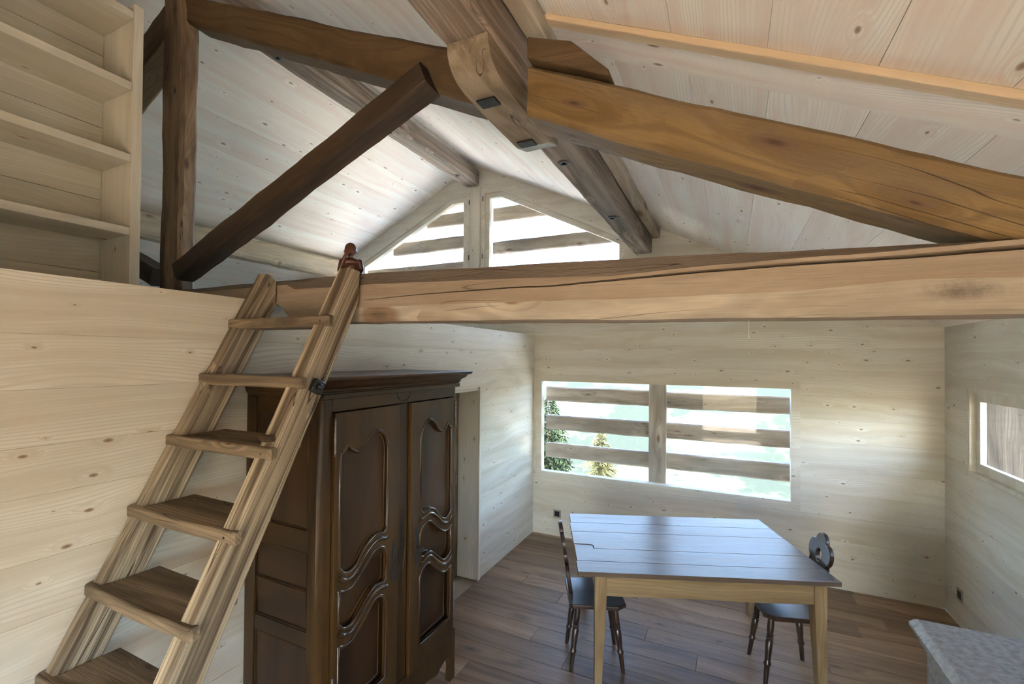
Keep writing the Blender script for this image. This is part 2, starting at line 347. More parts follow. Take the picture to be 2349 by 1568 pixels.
def clip(poly, nx, ny, d):
    out = []; n = len(poly)
    for i in range(n):
        a, b = poly[i], poly[(i+1) % n]; da = a[0]*nx+a[1]*ny-d; db = b[0]*nx+b[1]*ny-d
        if da <= 1e-9: out.append(a)
        if (da < -1e-9 and db > 1e-9) or (da > 1e-9 and db < -1e-9):
            t = da/(da-db); out.append((a[0]+(b[0]-a[0])*t, a[1]+(b[1]-a[1])*t))
    return out if len(out) > 2 else []
def ccw(p):
    s = sum(p[i][0]*p[(i+1) % len(p)][1]-p[(i+1) % len(p)][0]*p[i][1] for i in range(len(p)))
    return p if s > 0 else p[::-1]
def edges(poly):
    poly = ccw(poly)
    for i in range(len(poly)):
        a, b = poly[i], poly[(i+1) % len(poly)]; nx, ny = b[1]-a[1], a[0]-b[0]; l = math.hypot(nx, ny)
        if l > 1e-9: yield nx/l, ny/l, (a[0]*nx+a[1]*ny)/l
def subtract(polys, hole):
    res = []
    for rest in polys:
        for nx, ny, d in edges(hole):
            if not rest: break
            o = clip(rest, -nx, -ny, -d)
            if o: res.append(o)
            rest = clip(rest, nx, ny, d)
    return res
def slab_mesh(name, polys, t0, t1, F=None):
    V, Fc = [], []
    for p in polys:
        p = ccw(p); k = len(V); n = len(p)
        V += [(q[0], q[1], t0) for q in p] + [(q[0], q[1], t1) for q in p]
        Fc += [tuple(range(k, k+n))[::-1], tuple(range(k+n, k+2*n))] + [(k+i, k+(i+1) % n, k+n+(i+1) % n, k+n+i) for i in range(n)]
    return V, Fc
def plank_wall(name, O, U, V, outline, holes, rows, mat, thick=.02, back=.16, gap=.0004, board='board', jog=None, backmat=None):
    """structure wall: backing slab + one board object for each row; U along the grain, V across, boards proud on U x V"""
    F = frame(O, U, V); polys = [ccw(outline)]
    for h in holes: polys = subtract(polys, h)
    v, f = slab_mesh(name, polys, -back-thick, -thick)
    root = obj(name, mesh_of(name, v, f, 40, False), backmat or M_ROOF, F); tag(root, kind='structure')
    for (v0, v1) in rows:
        us = [p[0] for p in outline]; cuts = [min(us)-1, max(us)+1]
        if jog: cuts = jog(v0)
        for a, b in zip(cuts[:-1], cuts[1:]):
            pl = [(a+gap*.5, v0+gap), (b-gap*.5, v0+gap), (b-gap*.5, v1-gap), (a+gap*.5, v1-gap)]
            for e in edges(outline): pl = clip(pl, *e) if pl else pl
            ps = [pl] if pl else []
            for h in holes: ps = subtract(ps, h)
            ps = [p for p in ps if len(p) > 2]
            if not ps: continue
            cu = sum(q[0] for p in ps for q in p)/sum(len(p) for p in ps); cv = (v0+v1)/2
            vv, ff = slab_mesh(board, [[(q[0]-cu, q[1]-cv) for q in p] for p in ps], -thick, 0)
            me = mesh_of(board, vv, ff, 40, False)
            obj(board, me, mat, F @ Matrix.Translation((cu, cv, 0)), root)
    return root
def rows_from(z0, z1, widths):
    out = []; z = z1; i = 0
    while z > z0+1e-6:
        a = max(z0, z-widths[i % len(widths)]); 
        if a - z0 < .05: a = z0
        out.append((a, z)); z = a; i += 1
    return out

# window openings (x, z) on the back wall, (y, z) on the right wall
W_LOW = [(-2.06, .655), (.598, .655), (.598, 1.855), (-2.06, 1.855)]
W_GR = [(-2.82, 2.41), (-.985, 2.41), (-.985, 3.375), (-2.53, 4.15), (-2.82, 4.15)]
W_GL = [(-2.985, 2.41), (-2.985, 4.15), (-3.29, 4.15), (-4.86, 3.40), (-4.86, 2.41)]
W_R = [(2.55, 1.205), (4.582, 1.205), (4.582, 1.85), (2.55, 1.85)]  # near end lengthened out of view to let in more light
W_FILL_R = [(-2.3, 1.0), (-.7, 1.0), (-.7, 2.05), (-2.3, 2.05)]  # made-up opening behind the camera, admits fill light
W_FILL_REAR = [(-.75, .06), (.75, .06), (.75, 2.05), (-.75, 2.05)]  # made-up rear opening, sized for the fill light it gives
DOOR = [(2.84, 0), (3.672, 0), (3.672, 1.765), (2.84, 1.765)]

def floor():
    root = box('floor', XFL-.1, XR+.1, YR-.1, YB+.1, -.20, -.018, M_ROOF, 'x', bev=0); tag(root, kind='structure')
    W = .186; y0 = 3.80-W*36; k = 0
    fixed = {36: [-1.9+.2], 35: [-1.301, .61], 33: [.0], 32: [-1.301], 31: [-.995], 29: [-1.58], 34: [-.55], 37: [-.7], 38: [.896], 39: [-.9], 40: [-.2], 41: [.979], 42: [-1.0]}
    fixed[33] = [-.192]
    random.seed(11); r = 0; y = y0
    while y < YB-1e-4:
        ya, yb = max(y, YR), min(y+W, YB)
        if yb-ya > .01:
            js = sorted(fixed.get(r, [random.uniform(-1.7, 1.2)]))
            xs = [XL] + js + [XR]
            if len(js) == 1 and js[0] < -.3: xs = [XL] + js + [js[0]+2.0 if js[0]+2.0 < XR-.2 else XR] + ([XR] if js[0]+2.0 < XR-.2 else [])
            for a, b in zip(xs[:-1], xs[1:]):
                dz = random.uniform(-.0006, .0006)
                box('floor_plank', a+.0008, b-.0008, ya+.001, yb-.001, -.018, dz, M_FLOOR, 'x', root, bev=.0015)
        y += W; r += 1
floor()

def walls():
    # back wall: horizontal boards, gable outline, three window openings
    outline = [(XFL, 0), (XR, 0), (XR, zroof(XR)), (RX, ZR), (XFL, zroof(XFL))]
    z = 0; rows = []; ws = [.19, .235, .22, .20, .21, .25, .205, .215, .23, .20]; i = 0
    while z < ZR: rows.append((z, min(ZR, z+ws[i % 10]))); z += ws[i % 10]; i += 1
    plank_wall('wall_back', (0, YB, 0), (1, 0, 0), (0, 0, 1), outline, [W_LOW, W_GR, W_GL], rows, M_SPRUCE)
    # partition: its face looks to +X; U = +Y, V = +Z gives the normal +X
    out = [(YR, 0), (YB, 0), (YB, TOPP), (YR, TOPP)]
    plank_wall('wall_left', (XL, 0, 0), (0, 1, 0), (0, 0, 1), out, [DOOR], rows_from(0, TOPP, [.205, .185, .19, .165, .215, .20, .18]), M_SPRUCE, back=.15)
    # right wall: faces -X; U = -Y, V = +Z
    out = [(-YB, 0), (-YR, 0), (-YR, zroof(XR)), (-YB, zroof(XR))]
    plank_wall('wall_right', (XR, 0, 0), (0, -1, 0), (0, 0, 1), out, [[(-a, b) for a, b in W_R], [(-a, b) for a, b in W_FILL_R]], rows_from(0, zroof(XR), [.22, .20, .24, .21, .19]), M_SPRUCE, back=.08)
    # rear wall behind the camera
    out = [(-XR, 0), (-XFL, 0), (-XFL, zroof(XFL)), (-RX, ZR), (-XR, zroof(XR))]
    plank_wall('wall_rear', (0, YR, 0), (-1, 0, 0), (0, 0, 1), out, [[(-a, b) for a, b in W_FILL_REAR]], rows_from(0, ZR, [.3]), M_SPRUCE)
    # far left wall of the loft
    out = [(YR, 0), (YB, 0), (YB, zroof(XFL)), (YR, zroof(XFL))]
    plank_wall('wall_loft', (XFL, 0, 0), (0, 1, 0), (0, 0, 1), out, [], rows_from(0, zroof(XFL), [.22]), M_SPRUCE)
    f = box('floor_loft', XFL, XL-.17, YR, YB, 2.12, 2.27, M_SPRUCE, 'y', bev=0); tag(f, kind='structure')
walls()

def ceiling():
    root = empty('ceiling', (RX, 1, ZR)); tag(root, kind='structure')
    c = math.cos(math.atan(SLOPE)); s = 1/c
    Lr = (XR-RX+.15)*s
    for sg in (1, -1):
        # slope frame: U = +Y (grain), V = down the slope; the boards show on the underside
        U = Vector((0, sg, 0)); V = Vector((sg, 0, -SLOPE)).normalized()
        F = frame((RX, 0, ZR), U, V)                # U x V points downwards into the room for both slopes
        n = F.to_3x3() @ Vector((0, 0, 1))
        if n.z > 0: raise RuntimeError('ceiling frame')
        v, f = slab_mesh('roof_slab', [[(YR-.6 if sg > 0 else -YB-.9, -.16), (YB+.9 if sg > 0 else -YR+.6, -.16), (YB+.9 if sg > 0 else -YR+.6, Lr+.5), (YR-.6 if sg > 0 else -YB-.9, Lr+.5)]], -.30, -.02)
        obj('roof_slab', mesh_of('roof_slab', v, f, 40, False), M_ROOF, F, root)
        if sg > 0:
            near = [-2.93, -2.72, -2.44, -2.16, -1.88, -1.60, -1.32, -1.04, -.755, -.465, -.186, .107, .393, .68, .97, 1.26, XR]
            far = [-2.93, -2.80, -2.50, -2.20, -1.92, -1.62, -1.33, -1.03, -.74, -.44, -.145, .13, .43, .745, 1.04, 1.34, XR]
            sets = [(YR, 1.66, near), (1.66, YB, far)]
        else:
            xs = [RX-.31*i for i in range(15)] + [XFL]
            sets = [(YR, .6, xs), (.6, YB, xs)]
        for (ya, yb, xs) in sets:
            for a, b in zip(xs[:-1], xs[1:]):
                v0, v1 = abs(a-RX)*s, abs(b-RX)*s; ua, ub = (ya, yb) if sg > 0 else (-yb, -ya)
                cu, cv = (ua+ub)/2, (v0+v1)/2; hu, hv = (ub-ua)/2-.0006, (v1-v0)/2-.0008
                vv, ff = slab_mesh('board', [[(-hu, -hv), (hu, -hv), (hu, hv), (-hu, hv)]], -.02, 0)
                obj('board', mesh_of('board', vv, ff, 40, False), M_SPRUCE_C, F @ Matrix.Translation((cu, cv, 0)), root)
    # batten and cover board that run down the right slope just behind the truss
    d = Vector((1, 0, -SLOPE)).normalized(); nrm = Vector((-SLOPE, 0, -1)).normalized()
    def strip(name, x0, x1, y0, y1, t, mat, bev):
        a = Vector((x0, 0, zroof(x0))); b = Vector((x1, 0, zroof(x1))); L = (b-a).length
        F = frame((a+b)/2, d, (0, 1, 0)); sgn = 1 if (F.to_3x3() @ Vector((0, 0, 1))).dot(nrm) > 0 else -1
        v = [(x, y, z) for z in (0, sgn*t) for (x, y) in ((-L/2, y0), (L/2, y0), (L/2, y1), (-L/2, y1))]
        me = mesh_of(name, v, BF); bevel_mesh(me, bev); finish(me, 40)
        obj(name, me, mat, F, root)
    strip('batten', -.66, XR, 1.655, 1.702, .026, M_SPRUCE_W, .003)
    strip('cover_board', -.66, XR, 1.703, 1.885, .010, M_SPRUCE_C, .002)
ceiling()

# ------------------------------------------------------------ windows and door
def poly_off(poly, d):
    """inset a convex polygon by d"""
    poly = ccw(poly); E = list(edges(poly)); out = []; n = len(E)
    for i in range(n):
        a, b = E[i-1], E[i]; det = a[0]*b[1]-a[1]*b[0]; c1, c2 = a[2]-d, b[2]-d
        out.append(((c1*b[1]-a[1]*c2)/det, (a[0]*c2-c1*b[0])/det))
    return out
def window(n, poly, axis, face, outd, fw=.045, sw=.062, sash_back=.012, glass_at=.055, hinges=(), rec=.0):
    """face: plane of the room side; outd: +1 or -1 direction to the outside"""
    w = empty('window_%d' % n, {'y': (poly[0][0], face, poly[0][1]), 'x': (face, poly[0][0], poly[0][1])}[axis]); tag(w, kind='structure')
    P0 = ccw(poly); P1 = poly_off(poly, fw); P2 = poly_off(poly, fw+sw)
    a = lambda t: face+outd*t
    ring_frame('window_frame', P0, P1, axis, a(rec-.006), a(.085), M_SPRUCE, 'x', w)
    if sw > .001: ring_frame('sash', [(p[0], p[1]) for p in poly_off(poly, fw-.004)], P2, axis, a(rec+sash_back), a(.075), M_SPRUCE, 'x', w)
    prism('pane', poly_off(poly, fw+sw-.008), axis, a(glass_at), a(glass_at+.006), M_GLASS, 'x', w)
    for (hx, hz) in hinges:
        V, F = tube([(hx, face-outd*.006, hz-.03), (hx, face-outd*.006, hz+.03)], .008, 8)
        wobj('hinge', V, F, M_STEEL, 'z', w)
    return w
window(1, W_LOW, 'y', YB, 1, fw=.075, sw=0.0, glass_at=.07)
window(2, W_GR, 'y', YB, 1, hinges=((-2.80, 4.04), (-2.80, 3.32)))
window(3, W_GL, 'y', YB, 1, hinges=((-3.0, 4.02), (-3.0, 3.32)))
window(4, W_R, 'x', XR, 1, fw=.03, sw=.065, sash_back=.03, rec=.01)
window(5, W_FILL_R, 'x', XR, 1)  # unseen window, added for fill light from the right
window(6, W_FILL_REAR, 'y', YR, -1, fw=.06, sw=.06)  # unseen window, added for fill light from behind
def gable_post():
    o = box('trim_1', -2.972, -2.834, YB-.028, YB+.1, 2.3, 4.20, M_SPRUCE, 'z', bev=.003); tag(o, kind='structure')
gable_post()
def door():
    d = empty('door_1', (XL-.2, 3.25, 0)); tag(d, kind='structure')
    y0, y1, z1 = 2.84, 3.672, 1.765
    box('door_lining', XL-.215, XL-.001, y1-.022, y1-.001, 0, z1-.001, M_SPRUCE, 'z', d)
    box('door_lining', XL-.215, XL-.001, y0+.001, y0+.022, 0, z1-.001, M_SPRUCE, 'z', d)
    box('door_lining', XL-.215, XL-.001, y0+.023, y1-.023, z1-.022, z1-.001, M_SPRUCE, 'y', d)
    box('door_trim', XL+.0005, XL+.016, y1-.022, y1+.012, 0, z1+.012, M_SPRUCE, 'z', d)
    box('door_leaf', XL-.255, XL-.217, y0, y1, .004, z1, M_BROWN, 'z', d)
    V, F = tube([(XL-.218, 3.06, 1.0), (XL-.17, 3.06, 1.0), (XL-.165, 3.07, 1.0), (XL-.165, 3.17, 1.0)], .009, 8)
    wobj('door_handle', V, F, M_STEEL, 'y', d)
door()

# ------------------------------------------------------------ roof timbers
def tie_beam():
    yf, yb = 1.52, 1.70; n = 150; x0, x1 = -6.6, XR-.004
    crack = [(-1.45, 2.297), (-1.176, 2.305), (-.719, 2.309), (-.589, 2.303), (-.218, 2.315), (-.046, 2.318), (.146, 2.321), (.421, 2.318), (.634, 2.322), (1.62, 2.33)]
    def lerp(T, x):
        if x <= T[0][0]: return T[0][1]
        for (a, b), (c, d) in zip(T, T[1:]):
            if x <= c: return b+(d-b)*(x-a)/(c-a)
        return T[-1][1]
    top = [(-6.6, 2.43), (-2.0, 2.425), (-1.45, 2.42), (-.31, 2.388), (.63, 2.352), (1.62, 2.35)]
    bot = [(-6.6, 2.325), (-2.03, 2.325), (-2.0, 2.29), (-1.96, 2.235), (-1.88, 2.212), (-1.45, 2.205), (-.31, 2.181), (.63, 2.168), (1.62, 2.165)]
    low = [(-6.6, 2.34), (-2.0, 2.30), (-1.45, 2.268), (-.30, 2.248), (.2, 2.25), (.45, 2.262), (.634, 2.255), (1.62, 2.25)]
    V, Fc, mi = [], [], []; rings = []
    for i in range(n+1):
        x = x0+(x1-x0)*i/n
        zt, zb, zl, zc = lerp(top, x), lerp(bot, x), lerp(low, x), lerp(crack, x)
        open_ = max(0, min(1, (x+1.45)/2.1))*.011 + (.0006 if x > -1.5 else 0); dep = .05 if x > -1.44 else .0
        za = zt-.055-.02*noise.noise(Vector((x*1.3, 1, 2)))
        if x < -1.9: zc = (zt+zl)/2; za = zt-.03
        if za < zc+open_+.012: za = zc+open_+.012
        fy = yf-.006
        ring = [(yf+.030, zt), (yf+.012, (zt+za)/2), (fy, za), (fy, zc+open_), (fy+dep, zc+.002), (fy, zc-.001), (fy, (zc+zl)/2), (fy+.001, zl), (fy+.008, (zl+zb)/2), (fy+.013, zb+.012), (fy+.024, zb),
                ((yf+yb)/2, zb-.002), (yb-.012, zb), (yb, zb+.014), (yb+.004, (zb+zt)/2), (yb-.006, zt-.02), (yb-.025, zt), ((yf+yb)/2, zt+.004)]
        for k, (y, z) in enumerate(ring):
            q = Vector((x*2.6, y*6, z*6)); a = noise.noise_vector(q); b = noise.noise_vector(Vector((x*11, y*25, z*25)))
            j = .0045 if k not in (3, 4, 5) else .0015
            V.append((x, y+(a.y+b.y*.5)*j, z+(a.z+b.z*.6)*j))
    m = 18
    for i in range(n):
        for k in range(m):
            Fc.append((i*m+k, i*m+(k+1) % m, (i+1)*m+(k+1) % m, (i+1)*m+k))
            mi.append(1 if k in (0, 1, 17) else (2 if k in (7, 8, 9) else 0))
    Fc += [tuple(range(m))[::-1], tuple(range(n*m, (n+1)*m))]; mi += [0, 0]
    o = wobj('tie_beam', V, Fc, None, 'x', sharp=25)
    o.data.materials.append(M_BEAM_L2); o.data.materials.append(M_BEAM_W); o.data.materials.append(M_BEAM_LS)
    for p, k in zip(o.data.polygons, mi): p.material_index = k
    tag(o, 'long horizontal hewn tie beam with a deep lengthwise crack, spanning the room', 'beam')
M_BEAM_L2 = wood('tan_adzed_larch', (0.2801, 0.2172, 0.1525), (0.415, 0.3488, 0.2691), ring=6, warp=3.6, fib=.25, tone=.03, knot=(1.6, 6.0, .11, .6), knot_col=(.075, .045, .022), rough=(.6, .8), bump=.4, bdist=.006, wear=(0.205, 0.149, 0.093), wear_amt=.4, cracks=.5, lines=(20, .18))
tie_beam()
def truss():
    def rz(x): return 3.135-.4685*(x+.675)          # top line of the rafters at the front face
    # king post
    o = hewn('king_post', (-2.955, 1.565, 2.425), (-2.955, 1.565, 4.28), .20, .10, M_POST, (1, 0, 0), ch=.02, jit=.007, seed=3)
    tag(o, 'upright king post beside the bookshelf, with a dark knotty stripe', 'post')
    h = .172; cosr = math.cos(math.atan(.4685))
    def rafter(xa, xb, sg, seed, mat, name='rafter', tp=(1, .9)):
        zt = lambda x: rz(x) if sg > 0 else rz(2*-2.955-x)
        off = h/2/cosr
        return hewn(name, (xa, 1.612, zt(xa)-off), (xb, 1.612, zt(xb)-off), .17, h, mat, (0, 1, 0), ch=.016, jit=.008, seed=seed, shear=-.4685*sg, taper=tp)
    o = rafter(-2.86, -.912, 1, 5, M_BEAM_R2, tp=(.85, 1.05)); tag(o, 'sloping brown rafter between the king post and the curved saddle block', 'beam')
    o = rafter(-.675, .93, 1, 8, M_BEAM, tp=(1.05, .92)); tag(o, 'big golden rafter sloping down right to the tie beam', 'beam')
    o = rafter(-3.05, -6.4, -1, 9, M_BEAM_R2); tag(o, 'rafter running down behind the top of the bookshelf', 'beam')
    # struts
    a = Vector((-2.80, 1.515, 2.515)); b = Vector((-1.105, 1.515, 3.185)); d = (b-a).normalized()
    hh = .108
    def strut(a, b, lab, seed):
        o = hewn('strut', a, b, .11, hh, M_DARK, (0, 1, 0), ch=.012, jit=.007, seed=seed)
        tag(o, lab, 'beam')
    strut(a, b, 'dark diagonal strut rising from the foot of the king post to the rafter', 12)
    strut(Vector((-3.11, 1.56, 2.515)), Vector((-4.80, 1.56, 3.185)), 'short glimpse of a dark strut left of the king post foot', 13)
M_POST = wood('striped_post_timber', (.20, .135, .08), (.33, .24, .155), ring=16, warp=2.4, fib=.35, tone=.02, knot=(2.5, 7, .12, .5), knot_col=(.05, .03, .02), rough=(.6, .8), bump=.5, bdist=.005, wear=(.05, .03, .018), wear_amt=.85, wear_scale=2.6, cracks=.9, lines=(60, .2))
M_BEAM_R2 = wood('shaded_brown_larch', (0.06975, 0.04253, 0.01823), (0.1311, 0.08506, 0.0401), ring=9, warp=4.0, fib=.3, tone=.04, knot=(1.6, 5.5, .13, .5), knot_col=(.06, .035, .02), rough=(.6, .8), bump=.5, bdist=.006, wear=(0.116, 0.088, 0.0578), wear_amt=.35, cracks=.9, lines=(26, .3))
truss()

def washer(parent, x, y, z, r=.034):
    V, F = lathe([(r*.45, z-.0), (r, z-.0005), (r, z-.0055), (r*.62, z-.008), (r*.62, z-.003), (.004, z-.003)], 20)
    w = wobj('washer', [(v[0]+x, v[1]+y, v[2]) for v in V], F, M_STEEL, 'x', parent, sharp=30)
    V, F = lathe([(.011, z-.002), (.011, z-.013), (.004, z-.015)], 6)
    wobj('bolt', [(v[0]+x, v[1]+y, v[2]) for v in V], F, M_IRON, 'x', w, sharp=30)
def purlins():
    o = hewn('ridge_beam', (-2.935, YR, 4.30), (-2.935, YB-.045, 4.30), .19, .185, M_GREY, (1, 0, 0), ch=.016, jit=.006, seed=21)
    tag(o, 'grey ridge beam with iron bolt washers, ending above the gable window', 'beam')
    for x, y in ((-2.96, 1.816), (-2.955, 2.201), (-2.94, 3.403), (-2.925, 4.551)): washer(o, x, y, 4.206)
    o = hewn('purlin', (-.832, YR, 3.285), (-.832, YB-.02, 3.285), .185, .235, M_GREY, (1, 0, 0), ch=.012, jit=.006, seed=22)
    tag(o, 'grey purlin with bolt washers, running above the right gable pane', 'beam')
    for x, y in ((-.859, 2.457), (-.842, 3.577)): washer(o, x, y, 3.167)
    o = hewn('packing_board', (-.695, YR, 3.358), (-.695, YB-.02, 3.358), .075, .085, M_BEAM_L, (1, 0, 0), ch=.006, jit=.004, seed=23)
    tag(o, 'tan packing board wedged between the grey purlin and the ceiling', 'board')
    o = hewn('purlin', (-5.06, YR, 3.28), (-5.06, YB-.02, 3.28), .21, .25, M_PALEBEAM, (1, 0, 0), ch=.03, jit=.012, seed=24)
    tag(o, 'pale split purlin low on the left slope behind the ladder top', 'beam')
    # curved saddle block under the right purlin
    pr = [(1.345, 3.166), (1.348, 3.130), (1.362, 3.10), (1.388, 3.075), (1.425, 3.057), (1.475, 3.046), (1.60, 3.042), (1.80, 3.041), (1.945, 3.043), (2.060, 3.074), (2.062, 3.166)]
    o = prism('saddle_block', pr, 'x', -.915, -.748, M_GREY2, 'y', bev=.004)
    bm = bmesh.new(); bm.from_mesh(o.data); bmesh.ops.subdivide_edges(bm, edges=[e for e in bm.edges if e.calc_length() > .06], cuts=4, use_grid_fill=True)
    for v in bm.verts:
        q = o.matrix_basis @ v.co; n = noise.noise_vector(q*9); v.co += n*.003
    bm.to_mesh(o.data); bm.free(); finish(o.data, 30)
    tag(o, 'short saddle block with a curved front end under the purlin', 'beam')
    for y in (1.535, 1.905):
        box('iron_plate', -.884, -.806, y-.028, y+.028, 3.033, 3.0405, M_IRON, 'x', o, bev=.001)
    cl = [(-.675, 3.232), (-.507, 3.168), (-.372, 3.030), (-.367, 3.006), (-.675, 3.150)]
    o = prism('cleat', cl, 'y', 1.515, 1.65, M_BEAM_R2, 'x', bev=.004)
    tag(o, 'wedge-shaped brown cleat lying on the golden rafter beside the purlin', 'block')
M_GREY2 = wood('brown_grey_timber', (0.1615, 0.1288, 0.0864), (0.2945, 0.2524, 0.1836), ring=18, warp=2.4, fib=.4, tone=.03, knot=(2, 7, .12, .4), knot_col=(.07, .05, .035), rough=(.6, .8), bump=.5, bdist=.005, cracks=.9)
purlins()

# ------------------------------------------------------------ bookshelf in the loft
def bookshelf():
    xf, dep = -2.5, .28; y1 = 1.163; y0 = -.9; z0, z1 = 2.27, 3.682
    t = empty('bookshelf', (xf-dep/2, (y0+y1)/2, z0)); tag(t, 'tall pale spruce bookshelf with empty open shelves on the loft', 'bookshelf')
    box('side_panel', xf-dep, xf, y1-.040, y1, z0, z1, M_SHELF, 'z', t)
    box('side_panel', xf-dep, xf, y0, y0+.04, z0, z1, M_SHELF, 'z', t)
    for z in (3.625, 3.292, 2.957, 2.618, 2.305):
        box('shelf', xf-dep+.012, xf-.001, y0+.041, y1-.041, z-.018, z+.018, M_SHELF, 'y', t)
    for k in range(8):
        z = z0+(z1-z0)*k/8
        box('back_board', xf-dep, xf-dep+.011, y0+.041, y1-.041, z+.0008, z+(z1-z0)/8-.0008, M_SHELF, 'y', t, bev=.001)
M_SHELF = wood('shelf_spruce', (0.475, 0.4576, 0.378), (0.589, 0.5834, 0.4995), ring=13, warp=2.0, fib=.08, tone=.06, knot=(2.2, 6, .10, .45), rough=(.5, .62), bump=0, bdist=.002, lines=(55, .1))
bookshelf()

# ------------------------------------------------------------ ladder
def ladder():
    t = empty('ladder', (-1.76, .3, 0)); tag(t, 'steep old wooden ladder with notched treads leaning on the tie beam', 'ladder')
    S = 1.975; yl = lambda z: 1.438+(z-2.423)/S
    dpt = .137
    def stile(x0, x1, ztop, round_):
        fr = [(yl(0), 0), (yl(ztop-.02), ztop-.02), (yl(ztop)+.012, ztop+.004)]
        zq = 2.423+(1.508-dpt-1.438)*S
        bk = [(1.508, ztop-.03 if round_ else ztop-.006), (1.508, zq), (yl(0)+dpt, 0)]
        prof = fr + bk
        # subdivide along the length for a worn, uneven outline
        V, Fc = [], []; n = 60
        def inter(z, b):
            y = yl(z) if not b else min(yl(z)+dpt, 1.508)
            return y
        m = 12
        for i in range(n+1):
            z = ztop*i/n; ya, yb = inter(z, 0), inter(z, 1)
            zo = lambda u: (-.035*u*u if round_ else -.008*u) if i == n else 0
            sec = [(x0+.006, 0), ((x0+x1)/2, 0), (x1-.006, 0), (x1, .06), (x1, .35), (x1, .65), (x1, .94), (x1-.006, 1), ((x0+x1)/2, 1), (x0+.006, 1), (x0, .92), (x0, .08)]
            for (x, u) in sec:
                a = noise.noise_vector(Vector((x*20, z*2.5, u*3))); 
                V.append((x+a.x*.0035, ya+(yb-ya)*u+a.y*.004, z+zo(u)))
        for i in range(n):
            for k in range(m): Fc.append((i*m+k, i*m+(k+1) % m, (i+1)*m+(k+1) % m, (i+1)*m+k))
        Fc += [tuple(range(m))[::-1], tuple(range(n*m, (n+1)*m))]
        d = Vector((0, 1, S)).normalized()
        return wobj('stile', V, Fc, M_LADDER, parent=t, sharp=30, xy=(d, (0, 0, 1)))
    stile(-2.066, -2.004, 2.442, True)
    r = stile(-1.527, -1.462, 2.428, False)
    zs = [2.215, 1.97, 1.725, 1.475, 1.23, .985, .74, .495, .25]
    random.seed(4)
    for i, z in enumerate(zs):
        yf = yl(z)-.022; yb = yf+(.135 if i < 2 else .205); th = .046; sk = random.uniform(-.006, .006)
        pts = [(-2.080, yf+.016), (-2.072, yf+.002), (-1.95, yf), (-1.75, yf+sk), (-1.56, yf+.002), (-1.458, yf+.004), (-1.448, yf+.016), (-1.450, yf+.038), (-1.53, yf+.040), (-1.531, yb), (-1.75, yb+sk), (-2.001, yb), (-2.001, yf+.042), (-2.080, yf+.040)]
        me = fill2d('tread', [[(p[0]+1.76, p[1]-yf) for p in pts]], th, .009, 3)
        for v in me.vertices:
            q = noise.noise_vector(Vector((v.co.x*6+i*9, v.co.y*8, v.co.z*8))); v.co.z += q.z*.005; v.co.y += q.y*.003
        o = obj('tread', me, M_TREAD, Matrix.Translation((-1.76, yf, z-th/2)), t)
        for sx in (-2.055, -1.49):
            V, F = lathe([(.0045, -.003), (.0045, .0012), (.002, .002)], 8)
            wobj('nail', [(sx+v[0], yf+.004-v[2], z-th/2+v[1]) for v in V], F, M_IRON, 'x', o)
    # square iron nut plate and bolt on the right stile, dark wooden peg on its front
    zc = 1.93; yc = yl(zc)+.085
    d = Vector((0, 1, S)).normalized()
    F0 = frame((-1.455, yc, zc), d, (0, S, -1))
    F0.translation = Vector((-1.4555, yc, zc))
    me = mesh_of('nut_plate', [(x, y, z) for z in (-.014, .014) for x, y in ((-.026, -.026), (.026, -.026), (.026, .026), (-.026, .026))], BF); bevel_mesh(me, .003); finish(me)
    p = obj('nut_plate', me, M_IRON, F0, r)
    V, F = lathe([(.013, -.002), (.013, .022), (.008, .026)], 10)
    me = mesh_of('bolt', [(v[0], v[1], -v[2] if (F0.to_3x3() @ Vector((0, 0, 1))).x < 0 else v[2]) for v in V], F, 30); obj('bolt', me, M_IRON, F0, p)
    V, F = tube([(-1.53, yl(1.755)-.004, 1.752), (-1.50, yl(1.755)-.010, 1.752), (-1.463, yl(1.755)-.004, 1.754)], [.010, .014, .011], 10)
    wobj('peg', V, F, M_DARK, 'x', r)
ladder()

